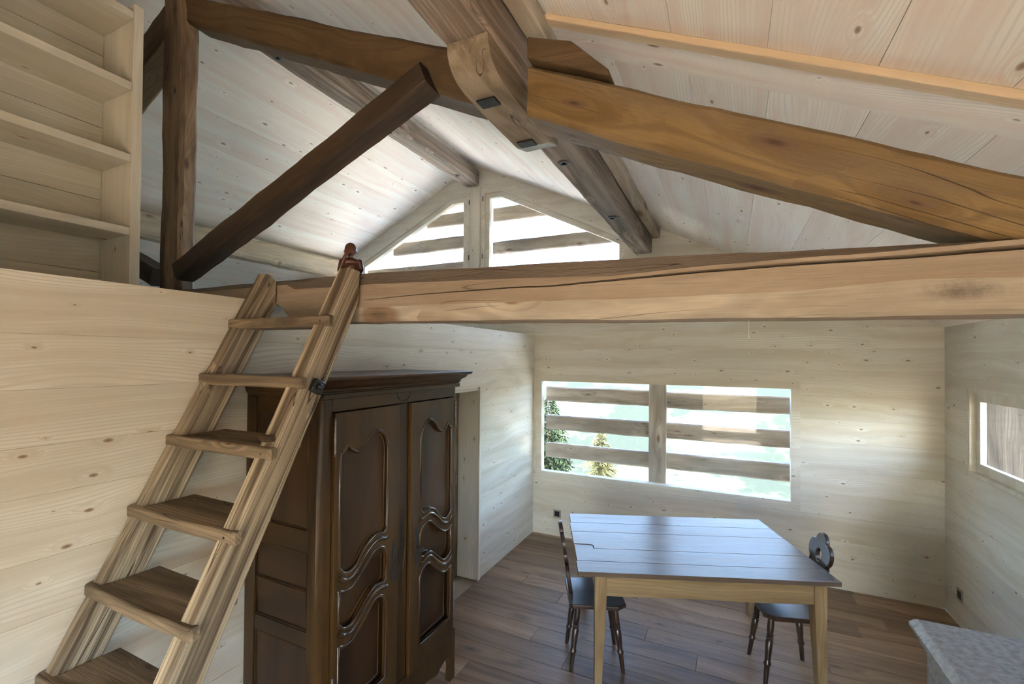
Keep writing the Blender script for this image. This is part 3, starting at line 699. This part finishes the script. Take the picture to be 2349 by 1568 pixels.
# ------------------------------------------------------------ armoire
def armoire():
    XF = -1.585; XB = -2.072; Y0, Y1 = 1.41, 2.498
    t = empty('armoire', (-1.83, 1.95, 0)); tag(t, 'tall carved dark walnut armoire with two doors behind the ladder', 'armoire')
    MW, MP = M_WALNUT, M_WALNUT_P
    # carcass
    box('back_panel', XB, XB+.012, Y0+.02, Y1-.02, .20, 1.88, MP, 'z', t)
    box('bottom_board', XB+.012, XF-.04, Y0+.03, Y1-.03, .27, .29, MP, 'y', t)
    box('top_board', XB, XF+.02, Y0, Y1, 1.86, 1.884, MW, 'y', t)
    for s, ya, yb in ((0, Y0, Y0+.03), (1, Y1-.03, Y1)):
        # framed and panelled side
        box('side_stile', XB, XB+.07, ya, yb, 0.0, 1.859, MW, 'z', t)
        rails = [(.16, .29), (.775, .845), (1.19, 1.285), (1.78, 1.859)]
        for (a, b) in rails: box('side_rail', XB+.0705, XF-.0705, ya+.002, yb-.002, a, b, MW, 'x', t)
        mid = [(.29, .775), (.845, 1.02), (1.02, 1.19), (1.285, 1.78)]
        for (a, b) in mid:
            q = ya+.010 if s == 0 else yb-.022
            o = box('side_panel', XB+.0705, XF-.0705, q, q+.012, a+.0005, b-.0005, MP, 'z' if b-a > .3 else 'x', t, bev=.003)
            yy = ya+.008 if s == 0 else yb-.008
            V, F = tube([(XB+.076, yy, a+.005), (XF-.076, yy, a+.005), (XF-.076, yy, b-.005), (XB+.076, yy, b-.005)], .005, 6, closed=True)
            wobj('moulding', V, F, MW, 'x', o)
    # front corner posts with a chamfered outer edge
    for s in (0, 1):
        w0, w1 = (Y0, 1.474) if s == 0 else (2.451, Y1)
        if s == 0: pl = [(XF-.07, w0), (XF-.022, w0), (XF, w0+.024), (XF, w1), (XF-.07, w1)]
        else: pl = [(XF-.07, w0), (XF, w0), (XF, w1-.024), (XF-.022, w1), (XF-.07, w1)]
        prism('corner_post', pl, 'z', .20, 1.859, MW, 'z', t, bev=.002)
    # cornice: mitred moulding swept round front and ends
    prof = [(.006, 1.872), (.012, 1.878), (.012, 1.889), (.022, 1.893), (.020, 1.902), (.030, 1.910), (.052, 1.920), (.066, 1.934), (.072, 1.938), (.090, 1.942), (.098, 1.948), (.098, 1.957), (.090, 1.960)]
    V, Fc = [], []
    for (o, z) in prof: V += [(XB, Y0-o*.56, z), (XF+o*.65, Y0-o*.56, z), (XF+o*.65, Y1+o*.85, z), (XB, Y1+o*.85, z)]
    for i in range(len(prof)-1):
        for k in range(4): Fc.append((i*4+k, i*4+(k+1) % 4, i*4+4+(k+1) % 4, i*4+4+k))
    Fc += [(3, 2, 1, 0), tuple(range(4*len(prof)-4, 4*len(prof)))]
    wobj('cornice', V, Fc, MW, 'y', t, sharp=25)
    fz = box('frieze', XF-.02, XF+.001, 1.4745, 2.4505, 1.80, 1.871, MW, 'y', t)
    # inlaid garland on the frieze and vase of flowers on the centre stile
    def inlay(parent, polys, leaves, x):
        V, Fc = [], []
        for pl in polys:
            v, f = tube([(x, a, b) for a, b in pl], .0016, 5); k = len(V); V += v; Fc += [tuple(i+k for i in q) for q in f]
        for (a, b, an, L) in leaves:
            k = len(V); ca, sa = math.cos(an), math.sin(an); w = L*.34
            for (p, q) in ((0, 0), (L*.5, w), (L, 0), (L*.5, -w)): V.append((x+.0012, a+p*ca-q*sa, b+p*sa+q*ca))
            for (p, q) in ((0, 0), (L*.5, w), (L, 0), (L*.5, -w)): V.append((x-.0012, a+p*ca-q*sa, b+p*sa+q*ca))
            Fc += [(k, k+1, k+2, k+3), (k+7, k+6, k+5, k+4)] + [(k+i, k+(i+1) % 4, k+4+(i+1) % 4, k+4+i) for i in range(4)]
        wobj('inlay', V, Fc, M_INLAY, 'x', parent)
    u = [(1.962+.056*math.cos(a), 1.862+.05*math.sin(a)) for a in [PI+PI*i/14 for i in range(15)]]
    lv = []
    for (a, b) in u[1:-1:2]: lv += [(a, b, 1.0, .016), (a, b, 2.3, .016)]
    for e in (u[0], u[-1]): lv += [(e[0], e[1], .5, .016), (e[0], e[1], 1.6, .016), (e[0], e[1], 2.7, .016)]
    inlay(fz, [[(a, b-.004) for a, b in u]], [(a, b-.006, c, d*.8) for a, b, c, d in lv], XF+.0015)
    # centre stile
    cs = box('centre_stile', XF-.03, XF-.003, 1.916, 2.006, .31, 1.80, MW, 'z', t, bev=.004)
    st = [[(1.963, .95), (1.963, 1.20)], [(1.935, 1.02), (1.940, .96), (1.955, .92), (1.971, .92), (1.986, .96), (1.991, 1.02)], [(1.945, .90), (1.963, .88), (1.981, .90)]]
    lv = []
    random.seed(3)
    for i in range(12):
        z = 1.00+.019*i
        lv += [(1.963, z, .5+random.uniform(-.3, .3), .024), (1.963, z, PI-.5+random.uniform(-.3, .3), .024)]
    inlay(cs, st, lv, XF-.0025)
    # apron and feet
    L = [(Y0, 0), (Y0+.055, 0), (Y0+.062, .03), (Y0+.05, .09), (Y0+.062, .14), (Y0+.10, .168), (Y0+.16, .150), (Y0+.20, .13), (Y0+.27, .148), (Y0+.34, .155), (Y0+.42, .135), ((Y0+Y1)/2, .105)]
    R = [(Y0+Y1-a, b) for a, b in L[::-1]][1:]
    low = [(p.x, p.y) for p in cat(L[1:]+R[:-1], 4)]
    loop = [(Y0, .0)] + low + [(Y1, 0), (Y1, .31), (Y0, .31)]
    me = fill2d('apron', [[(b-.15, a-1.954) for a, b in loop]], .034, .002)
    obj('apron', me, MW, frame((XF-.016, 1.954, .15), (0, 0, 1), (0, 1, 0)), t)
    # doors
    def door(mirror):
        # outline points (y, z) of the right door; the left one is mirrored
        top = [(2.100, 1.589), (2.115, 1.640), (2.145, 1.672), (2.188, 1.686), (2.232, 1.663), (2.264, 1.628), (2.305, 1.604), (2.345, 1.618), (2.372, 1.646), (2.372, 1.646), (2.390, 1.622), (2.415, 1.612)]
        s1t = [(2.100, 1.185), (2.122, 1.163), (2.150, 1.166), (2.195, 1.168), (2.25, 1.140), (2.296, 1.088), (2.34, 1.062), (2.385, 1.068), (2.415, 1.098)]
        s1b = [(2.100, 1.048), (2.128, 1.090), (2.190, 1.097), (2.265, 1.036), (2.335, .988), (2.385, .985), (2.415, 1.0)]
        s2t = [(2.100, .935), (2.125, .913), (2.195, .917), (2.27, .861), (2.33, .815), (2.385, .818), (2.415, .848)]
        s2b = [(2.100, .800), (2.130, .848), (2.188, .855), (2.262, .788), (2.332, .740), (2.385, .738), (2.415, .752)]
        C = lambda L: [(p.x, p.y) for p in cat(L, 5)]
        h1 = C(top) + C(s1t)[::-1]; h2 = C(s1b) + C(s2t)[::-1]; h3 = C(s2b) + [(2.415, .425), (2.100, .425)]
        mx = (lambda p: (3.925-p[0], p[1])) if mirror else (lambda p: p)
        ya, yb = (1.477, 1.911) if mirror else (2.013, 2.449)
        yc = (ya+yb)/2
        d = empty('door', (XF, yc, 1.05), parent=t)
        toL = lambda L: [(mx(p)[1]-1.05, mx(p)[0]-yc) for p in L]
        H = [h1, h2, h3]
        rect = [(.312-1.05, ya-yc), (1.796-1.05, ya-yc), (1.796-1.05, yb-yc), (.312-1.05, yb-yc)]
        fm = fill2d('door_frame', [rect]+[toL(h) for h in H], .026, .002)
        F = frame((XF+.003, yc, 1.05), (0, 0, 1), (0, 1, 0))
        fr = obj('door_frame', fm, MW, F, d)
        for hi, h in enumerate(H):
            zs = [p[1] for p in h]; po = (.0, .013, .026)[hi]
            pn = box('door_panel', XF-.018-po, XF-.006-po, yc-.205, yc+.205, min(zs)-.012, max(zs)+.012, MP, 'z', d, bev=0)
            pl = [(XF+.013, *mx(p)) for p in h]
            # drop coincident points
            q = [pl[0]]
            for p in pl[1:]:
                if (Vector(p)-Vector(q[-1])).length > .003: q.append(p)
            if (Vector(q[0])-Vector(q[-1])).length < .003: q.pop()
            V, Fc = tube(q, .0085, 8, closed=True); wobj('moulding', V, Fc, M_WALNUT_M, 'z', pn, sharp=60)
            cx = sum(p[1] for p in q)/len(q); cz = sum(p[2] for p in q)/len(q)
            q2 = [(XF-.004-po, cx+(p[1]-cx)*.955, cz+(p[2]-cz)*(.955 if max(zs)-min(zs) < .3 else .975)) for p in q]
            V, Fc = tube(q2, .006, 6, closed=True); wobj('moulding', V, Fc, MW, 'z', pn, sharp=60)
        # second bead on the S-shaped rails
        for (a, b) in ((s1t, s1b), (s2t, s2b)):
            A, B = C(a), C(b); k = min(len(A), len(B)); pts = []
            for i in range(k):
                pa = A[int(i*(len(A)-1)/(k-1))]; pb = B[int(i*(len(B)-1)/(k-1))]
                p = mx(((pa[0]+pb[0])/2, pa[1]*.62+pb[1]*.38)); pts.append((XF+.014, *p))
            V, Fc = tube(pts, .013, 10); wobj('ogee_rail', V, Fc, M_WALNUT_M, 'y', d, sharp=60)
        # hinges on the outer edge
        yh = ya-.002 if mirror else yb+.002
        for zc in (1.69, .55):
            pr = [(.003, -.085), (.006, -.08), (.003, -.075), (.006, -.068), (.005, -.05), (.0065, 0), (.005, .05), (.006, .068), (.003, .075), (.006, .08), (.003, .085)]
            V, Fc = lathe(pr, 10); wobj('hinge', [(XF+.019+v[0], yh+v[1], zc+v[2]) for v in V], Fc, M_STEEL, 'z', d, sharp=30)
        # pierced iron escutcheon with key
        ye = yb-.032 if mirror else ya+.052
        ol = []
        for i in range(60):
            s = i/60*2*PI; z = .108*math.sin(s); w = .012+.004*math.cos(9*s)
            ol.append((z, w*math.copysign(abs(math.cos(s))**.4, math.cos(s))))
        me = fill2d('escutcheon', [ol, [(.012*math.sin(-k/10*2*PI)+0, .004*math.cos(-k/10*2*PI)) for k in range(10)]], .003, .0005)
        e = obj('escutcheon', me, M_IRON, frame((XF+.0185, ye, .99), (0, 0, 1), (0, 1, 0)), d)
        if not mirror:
            V, Fc = tube([(XF+.018, ye, .985), (XF+.045, ye, .985)], .003, 6); V2, F2 = tube([(XF+.055, ye+.012*math.cos(a), .985+.012*math.sin(a)) for a in [2*PI*i/14 for i in range(14)]], .0028, 6, closed=True)
            k = len(V); wobj('key', V+V2, Fc+[tuple(i+k for i in q) for q in F2], M_IRON, 'x', d)
    door(True); door(False)
armoire()

# ------------------------------------------------------------ table and chairs
def table():
    ang = math.radians(21.6); c = (-.3035, 3.454); B = Matrix.Translation((*c, 0)) @ Matrix.Rotation(ang, 4, 'Z')
    t = empty('dining_table', (*c, 0), ang); tag(t, 'old oak dining table with worn plank top under the window', 'table')
    Lx, Wy, zt, th = 1.535, 1.042, .75, .028
    seams = [Wy/2, Wy/2-.205, Wy/2-.393, Wy/2-.690, Wy/2-.886, -Wy/2]
    for i, (a, b) in enumerate(zip(seams[:-1], seams[1:])):
        dx = (.004, -.003, .0, .003, -.002)[i]
        x0, x1 = -Lx/2+dx, Lx/2+dx*.5
        if i == 2:
            poly = [(x0, b+.001), (x1, b+.001), (x1, a-.001), (x0, a-.001)]
            poly = [(x0+.135, b+.001), (x1, b+.001), (x1, a-.001), (x0, a-.001), (x0, b+.075), (x0+.125, b+.066), (x0+.135, b+.050)]
            prism('plank', poly, 'z', zt-th, zt, M_TABLETOP, 'x', t, base=B, bev=.0015)
            prism('patch', [(x0+.004, b+.002), (x0+.131, b+.002), (x0+.131, b+.048), (x0+.122, b+.062), (x0+.004, b+.070)], 'z', zt-th, zt-.003, M_TABLETOP, 'x', t, base=B, bev=.0015)
        else:
            box('plank', x0, x1, b+.001, a-.001, zt-th, zt, M_TABLETOP, 'x', t, bev=.002, base=B)
    # apron
    ax0, ax1, ay0, ay1 = -Lx/2+.105, Lx/2-.065, -Wy/2+.03, Wy/2-.03; za, zb = zt-th-.128, zt-th-.0005; lw = .072
    ym = [(ax0+lw, 0), (ax0+lw+.1, -.004), (ax0+lw+.5, .002), (ax1-lw-.3, -.003), (ax1-lw, .001)]
    pf = [(x, za+d) for x, d in ym] + [(ax1-lw, zb), (ax0+lw, zb)]
    prism('apron', pf, 'y', ay0+.006, ay0+.030, M_TABLE, 'x', t, base=B, bev=.0015)
    prism('apron', pf, 'y', ay1-.030, ay1-.006, M_TABLE, 'x', t, base=B, bev=.0015)
    box('apron', ax0+.006, ax0+.03, ay0+lw, ay1-lw, za, zb, M_TABLE, 'y', t, base=B)
    box('apron', ax1-.03, ax1-.006, ay0+lw, ay1-lw, za, zb, M_TABLE, 'y', t, base=B)
    for sx in (0, 1):
        for sy in (0, 1):
            x0 = ax0 if sx == 0 else ax1-lw; y0 = ay0 if sy == 0 else ay1-lw
            V = []
            for (z, k) in ((0, .62), (za-.01, 1), (zb, 1)):
                ix = x0 + (lw*(1-k) if sx == 1 else 0) if False else x0 + (0 if sx == 0 else 0)
                # taper on the two inner faces
                xa, xb = (x0, x0+lw*k) if sx == 0 else (x0+lw*(1-k), x0+lw)
                ya, yb = (y0, y0+lw*k) if sy == 0 else (y0+lw*(1-k), y0+lw)
                V += [(xa, ya, z), (xb, ya, z), (xb, yb, z), (xa, yb, z)]
            F = [(3, 2, 1, 0), (8, 9, 10, 11)] + [(r*4+i, r*4+(i+1) % 4, r*4+4+(i+1) % 4, r*4+4+i) for r in (0, 1) for i in range(4)]
            o = wobj('leg', V, F, M_TABLE, 'z', t, base=B); bevel_mesh(o.data, .002); finish(o.data, 40)
table()
def chair(loc, rz, label):
    B = Matrix.Translation(loc) @ Matrix.Rotation(rz, 4, 'Z')
    t = empty('chair', loc, rz); tag(t, label, 'chair', 'alpine board chairs at the table')
    zs = .452; th = .028
    seat = [(-.185, -.165), (-.165, -.185), (.13, -.20), (.185, -.155), (.185, .155), (.13, .20), (-.165, .185), (-.185, .165)]
    me = fill2d('seat', [seat], th, .007, 2); obj('seat', me, M_CHAIR, B @ Matrix.Translation((0, 0, zs-th/2)), t)
    # turned splayed legs
    L = zs-th+.004
    prof = [(.0125, 0), (.0145, .06), (.0165, .115), (.0215, .122), (.0215, .130), (.0165, .138), (.0175, .16), (.0205, .21), (.0215, .265), (.0165, .272), (.0225, .281), (.0165, .290), (.0225, .299), (.0165, .308), (.0195, .316), (.0205, .345), (.018, .40), (.0165, .43)]
    V0, F0 = lathe(prof, 14)
    for sx in (-1, 1):
        for sy in (-1, 1):
            top = Vector((sx*.118, sy*.105, L)); bot = Vector((sx*.170, sy*.148, 0)); d = top-bot; k = d.length/.43
            sh = Matrix(((1, 0, d.x/d.z, 0), (0, 1, d.y/d.z, 0), (0, 0, 1, 0), (0, 0, 0, 1)))
            V = [bot + Vector((v[0]+d.x/d.z*v[2]*L/.43, v[1]+d.y/d.z*v[2]*L/.43, v[2]*L/.43)) for v in V0]
            wobj('leg', V, F0, M_CHAIR, 'z', t, base=B, sharp=50)
    # carved clover-shaped backrest with a round hole, leaning back, tail through the seat
    right = []
    cy = .328
    for i in range(41):
        a = math.radians(-62 + (90+62)*i/40)
        r = .108+.034*abs(math.cos(2.5*(a-PI/2)))**.8
        right.append((r*math.cos(a)*.98, cy + r*math.sin(a)*1.05))
    low = [(.030, -.10), (.040, -.095), (.046, -.03), (.050, .02), (.055, .06), (.052, .11), (.045, .155), (.050, .190)]
    R = [(p.x, p.y) for p in cat(low, 3)] + right
    outl = R + [(-x, y) for x, y in R[::-1] if x > .001]
    hole = [(.034*math.cos(2*PI*k/24), cy+.005+.040*math.sin(2*PI*k/24)) for k in range(24)]
    me = fill2d('backrest', [[(y, x) for x, y in outl], [(y, x) for x, y in hole]], .026, .004, 2)
    lean = math.radians(9)
    F = B @ frame((-.162, 0, zs), (-math.sin(lean), 0, math.cos(lean)), (0, 1, 0))
    obj('backrest', me, M_CHAIR, F, t)
    return t
chair((-.835, 3.085, 0), math.radians(24), 'dark alpine chair seen edge-on at the left end of the table')
chair((.335, 3.50, 0), math.radians(196), 'dark alpine chair with clover-shaped back at the right end of the table')

# ------------------------------------------------------------ kitchen counter, sockets
def counter():
    x0, y1 = .735, 2.64; z = .90
    t = empty('kitchen_counter', (1.17, 1.9, 0)); tag(t, 'grey granite topped counter in the lower right corner', 'counter')
    V, Fc = [], []
    pr = [(.045, .852), (.008, .852), (0, .862), (0, .876), (.014, .892), (.026, .90), (.05, .90)]
    for (o, zz) in pr: V += [(x0+o, 1.2, zz), (XR-.002, 1.2, zz), (XR-.002, y1-o*.6, zz), (x0+o, y1-o*.6, zz)]
    for i in range(len(pr)-1):
        for k in range(4): Fc.append((i*4+k, i*4+(k+1) % 4, i*4+4+(k+1) % 4, i*4+4+k))
    Fc += [(3, 2, 1, 0), tuple(range(4*len(pr)-4, 4*len(pr)))]
    wobj('worktop', V, Fc, M_STONE, 'x', t, sharp=20)
    box('rim', x0+.022, XR-.003, 1.205, y1-.045, .815, .851, M_STONE, 'y', t, bev=.005)
    box('body', x0+.045, XR-.003, 1.21, y1-.06, .0, .8145, M_STONE, 'z', t, bev=.004)
counter()
def socket(c, axis, label, sg):
    """flush power socket: metal plate with a black insert"""
    c = Vector(c)
    s = .046
    t = empty('power_socket', c); tag(t, label, 'socket', 'wall power sockets')
    def bx(nm, h, d0, d1, m, par):
        if axis == 'y': return box(nm, c.x-h, c.x+h, min(c.y+sg*d0, c.y+sg*d1), max(c.y+sg*d0, c.y+sg*d1), c.z-h, c.z+h, m, 'x', par, bev=.0015)
        return box(nm, min(c.x+sg*d0, c.x+sg*d1), max(c.x+sg*d0, c.x+sg*d1), c.y-h, c.y+h, c.z-h, c.z+h, m, 'x', par, bev=.0015)
    bx('plate', s, .0005, .007, M_ALU, t); ins = bx('insert', .029, .007, .0095, M_BLACKPL, t)
    for dx, dz in ((-.009, .0), (.009, .0), (0, -.007)):
        V, F = lathe([(.0028, 0), (.0028, .001), (.0012, .0012)], 8)
        if axis == 'y': VV = [(c.x+dx+v[0], c.y+sg*(.0096+v[2]), c.z+dz+v[1]) for v in V]
        else: VV = [(c.x+sg*(.0096+v[2]), c.y+dx+v[0], c.z+dz+v[1]) for v in V]
        wobj('pin_hole', VV, F, M_STEEL, 'x', ins)
socket((-1.783, YB, .258), 'y', 'square wall socket under the left end of the window', -1)
socket((XR, 4.695, .243), 'x', 'square wall socket low on the right wall', -1)

# ------------------------------------------------------------ figurine on the tie beam
def figurine():
    c = Vector((-1.615, 1.60, 2.413))
    bm = bmesh.new()
    def ell(p, r, rot=None):
        m = Matrix.Translation(p) @ (rot or Matrix.Identity(4)) @ Matrix.Diagonal((*r, 1))
        bmesh.ops.create_uvsphere(bm, u_segments=20, v_segments=14, radius=1, matrix=m)
    def limb(a, b, r0, r1):
        a, b = Vector(a), Vector(b)
        V, F = tube([a, a.lerp(b, .5), b], [r0, (r0+r1)/2, r1], 12)
        vs_ = [bm.verts.new(v) for v in V]
        for f in F: bm.faces.new([vs_[i] for i in f])
        ell(a, (r0, r0, r0)); ell(b, (r1, r1, r1))
    # local axes: x to the viewer's right, y away from the viewer, z up
    ell((0, 0, .018), (.040, .034, .022)); ell((0, 0, .050), (.034, .026, .036)); ell((0, .0, .078), (.038, .023, .020))
    limb((0, 0, .088), (0, -.002, .108), .013, .012)
    ell((0, -.003, .136), (.028, .029, .032)); ell((0, -.010, .123), (.020, .019, .018))
    ell((0, -.030, .128), (.0045, .005, .006)); ell((-.009, -.026, .138), (.006, .004, .004)); ell((.009, -.026, .138), (.006, .004, .004))
    ell((0, -.027, .117), (.008, .004, .0035)); ell((.026, 0, .128), (.004, .006, .009)); ell((-.026, 0, .128), (.004, .006, .009))
    limb((-.040, 0, .078), (-.046, -.012, .034), .013, .012); limb((-.046, -.012, .034), (-.022, -.030, .098), .012, .008)
    ell((-.017, -.032, .110), (.008, .006, .012))
    for i, (dx, dz) in enumerate(((-.026, .122), (-.020, .126), (-.013, .126), (-.007, .122))):
        limb((-.019+i*.002, -.033, .112), (dx, -.031, dz), .0034, .0028)
    limb((-.012, -.034, .106), (-.003, -.034, .112), .0036, .003)
    limb((.040, 0, .078), (.049, .0, .040), .014, .012); limb((.049, .0, .040), (.038, -.024, .012), .012, .010)
    ell((-.03, -.018, .012), (.030, .022, .014)); ell((.03, -.018, .012), (.030, .022, .014))
    me = bpy.data.meshes.new('figurine'); bm.to_mesh(me); bm.free()
    o = bpy.data.objects.new('tmp', me); COL.objects.link(o)
    md = o.modifiers.new('r', 'REMESH'); md.mode = 'VOXEL'; md.voxel_size = .0022
    ms = o.modifiers.new('s', 'SMOOTH'); ms.iterations = 2; ms.factor = .5
    dg = bpy.context.evaluated_depsgraph_get(); m2 = bpy.data.meshes.new_from_object(o.evaluated_get(dg))
    bpy.data.objects.remove(o); m2.name = 'figurine'; m2.materials.clear(); m2.shade_smooth()
    zmin = min(v.co.z for v in m2.vertices)
    g = obj('figurine', m2, M_BRONZE, Matrix.Translation(c-Vector((0, 0, zmin))) @ Matrix.Rotation(math.radians(38), 4, 'Z'))
    tag(g, 'small shiny brown child figurine holding a hand to its mouth', 'figurine')
figurine()

def cobweb():
    p = [(.055, 1.61, 2.178), (.056, 1.61, 2.160), (.0545, 1.611, 2.140), (.056, 1.61, 2.118)]
    V, F = tube(p, [.0007, .0004, .0004, .0012], 5)
    o = wobj('cobweb_thread', V, F, M_SPRUCE_C, 'z'); tag(o, 'thin cobweb thread hanging under the tie beam', 'cobweb')
cobweb()

# ------------------------------------------------------------ outside: slats, post, trees, hillside
def slat_screen():
    t = empty('slat_screen', (-.7, 5.2, .5)); tag(t, 'weathered slats and post outside the lower window', 'screen')
    y = 5.235; s = 0
    for (a, b, k) in ((-2.02, -.80, 0), (-.62, .72, 1)):
        for z in ((1.612, 1.267, .930), (1.598, 1.268, .940))[k]:
            s += 1
            hewn('slat', (a, y, z), (b, y, z), .07, .172, M_OUT, (0, 1, 0), t, ch=.012, jit=.006, seed=30+s)
    hewn('post', (-.705, y-.005, .35), (-.705, y-.005, 2.15), .185, .13, M_OUT, (1, 0, 0), t, ch=.008, jit=.004, seed=41)
    t = empty('slat_screen', (-2.9, 5.3, 3.2)); tag(t, 'weathered slats outside the gable window', 'screen')
    for (a, b, zc, h) in ((-2.80, -2.05, 3.915, .185), (-2.80, -1.12, 3.482, .16), (-3.85, -3.10, 3.94, .165), (-4.45, -3.10, 3.612, .175), (-5.2, -3.10, 3.26, .175), (-2.80, -.80, 3.05, .16)):
        s += 1
        hewn('slat', (a, 5.27, zc), (b, 5.27, zc), .07, h, M_OUT, (0, 1, 0), t, ch=.012, jit=.006, seed=50+s)
    hewn('post', (-2.95, 5.25, 2.2), (-2.95, 5.25, 4.08), .13, .12, M_OUT, (1, 0, 0), t, ch=.008, jit=.004, seed=71)
    o = hewn('facade_post', (2.18, 5.55, -.5), (2.18, 5.55, 2.02), .27, .24, M_OUT2, (1, 0, 0), None, ch=.012, jit=.006, seed=75)
    tag(o, 'sun-bleached upright post outside the right wall window', 'post')
slat_screen()
def hillside():
    V, F = [], []; ys = [6.2, 9, 14, 22, 35, 60, 100, 150, 210, 270, 320, 370, 420, 470, 520, 570, 620, 680, 740, 800, 880, 960, 1060, 1200, 1500, 2000, 2600]
    prof = [(6, -2.6), (14, -6.5), (35, -18), (100, -58), (210, -120), (300, -150), (350, -148), (520, -105), (800, -30), (1060, 10), (1500, 70), (2600, 150)]
    def h(y):
        for (a, b), (c, d) in zip(prof, prof[1:]):
            if y <= c: return b+(d-b)*(y-a)/(c-a)
        return prof[-1][1]
    nx = 90
    for y in ys:
        for i in range(nx+1):
            u = (i/nx-.5)*2; x = -.35*y + u*(30+1.9*y)
            a = min(1, y/300)
            V.append((x, y, h(y)+noise.noise(Vector((x*.006, y*.006, 3)))*28*a+noise.noise(Vector((x*.03, y*.03, 5)))*5*a+noise.noise(Vector((x*.3, y*.3, 9)))*.3))
    for j in range(len(ys)-1):
        for i in range(nx): F.append((j*(nx+1)+i, j*(nx+1)+i+1, (j+1)*(nx+1)+i+1, (j+1)*(nx+1)+i))
    k = (ys.index(100)+1)*(nx+1); fm = [q for q in F if max(q) < k]; F = [q for q in F if max(q) >= k]
    o = obj('bounce_slope', mesh_of('bounce_slope', V[:k], fm, 180), M_BOUNCE, Matrix.Identity(4)); tag(o, kind='structure')  # near slope split off as an unseen pale reflector below the windows
    me = mesh_of('hillside', V, F, 180); o = obj('hillside', me, M_HILL, Matrix.Identity(4)); tag(o, kind='structure')
    v = [(-40, -40, -3.0), (40, -40, -3.0), (40, 6.3, -2.6), (-40, 6.3, -2.6), (-40, -40, -3.2), (40, -40, -3.2), (40, 6.3, -2.9), (-40, 6.3, -2.9)]
    o = wobj('ground', v, [(0, 1, 2, 3), (7, 6, 5, 4), (0, 4, 5, 1), (1, 5, 6, 2), (2, 6, 7, 3), (3, 7, 4, 0)], M_HILL); tag(o, kind='structure')
    o = box('terrace', -7, 7, -9.5, YR-.19, -.35, -.06, M_FLOOR, 'x', bev=0); tag(o, kind='structure')
hillside()
def conifer(x, y, ztop, zbase, rad, mat, label, seed, dens=1.0):
    random.seed(seed)
    t = empty('conifer', (x, y, zbase)); tag(t, label, 'tree', 'conifers outside the window')
    H = ztop-zbase
    V, F = tube([(x, y, zbase), (x, y, zbase+H*.5), (x, y, ztop-.1)], [H*.018, H*.011, .01], 8); wobj('trunk', V, F, M_BARK, 'z', t)
    V, Fc = [], []
    nl = int(H*10*dens)
    for i in range(nl):
        f = (i+.5)/nl; z = zbase+H*(.06+.94*f); R = rad*(1-f)**.72+.08
        nb = max(5, int(13*(1-f)+5))
        for b in range(nb):
            a = random.uniform(0, 2*PI); L = R*random.uniform(.7, 1.1); ca, sa = math.cos(a), math.sin(a)
            ns = max(4, int(L*16))
            for s in range(ns):
                q = (s+random.random())/ns; px, py = x+ca*L*q, y+sa*L*q; pz = z-.32*L*q*q+random.uniform(-.04, .04)
                for sd in (-1, 1):
                    w = random.uniform(.14, .28)*(1.1-.6*q); k = len(V)
                    V += [(px, py, pz), (px+ca*w*.8-sa*sd*w, py+sa*w*.8+ca*sd*w, pz-random.uniform(.02, .10)), (px+ca*w*.5-sa*sd*w*.25, py+sa*w*.5+ca*sd*w*.25, pz+random.uniform(.0, .05))]
                    Fc.append((k, k+1, k+2))
    me = bpy.data.meshes.new('foliage'); me.from_pydata([(p[0]-x, p[1]-y, p[2]-zbase) for p in V], [], Fc); me.update()
    o = obj('foliage', me, mat, Matrix.Translation((x, y, zbase)), t); o['kind'] = 'stuff'
conifer(-5.35, 14, .75, -7.0, 2.1, M_NEEDLE, 'dark spruce behind the left end of the lower window', 5)
conifer(-6.08, 23.6, -1.66, -14.0, 3.1, M_NEEDLE2, 'lighter green conifer right of the dark spruce', 6)
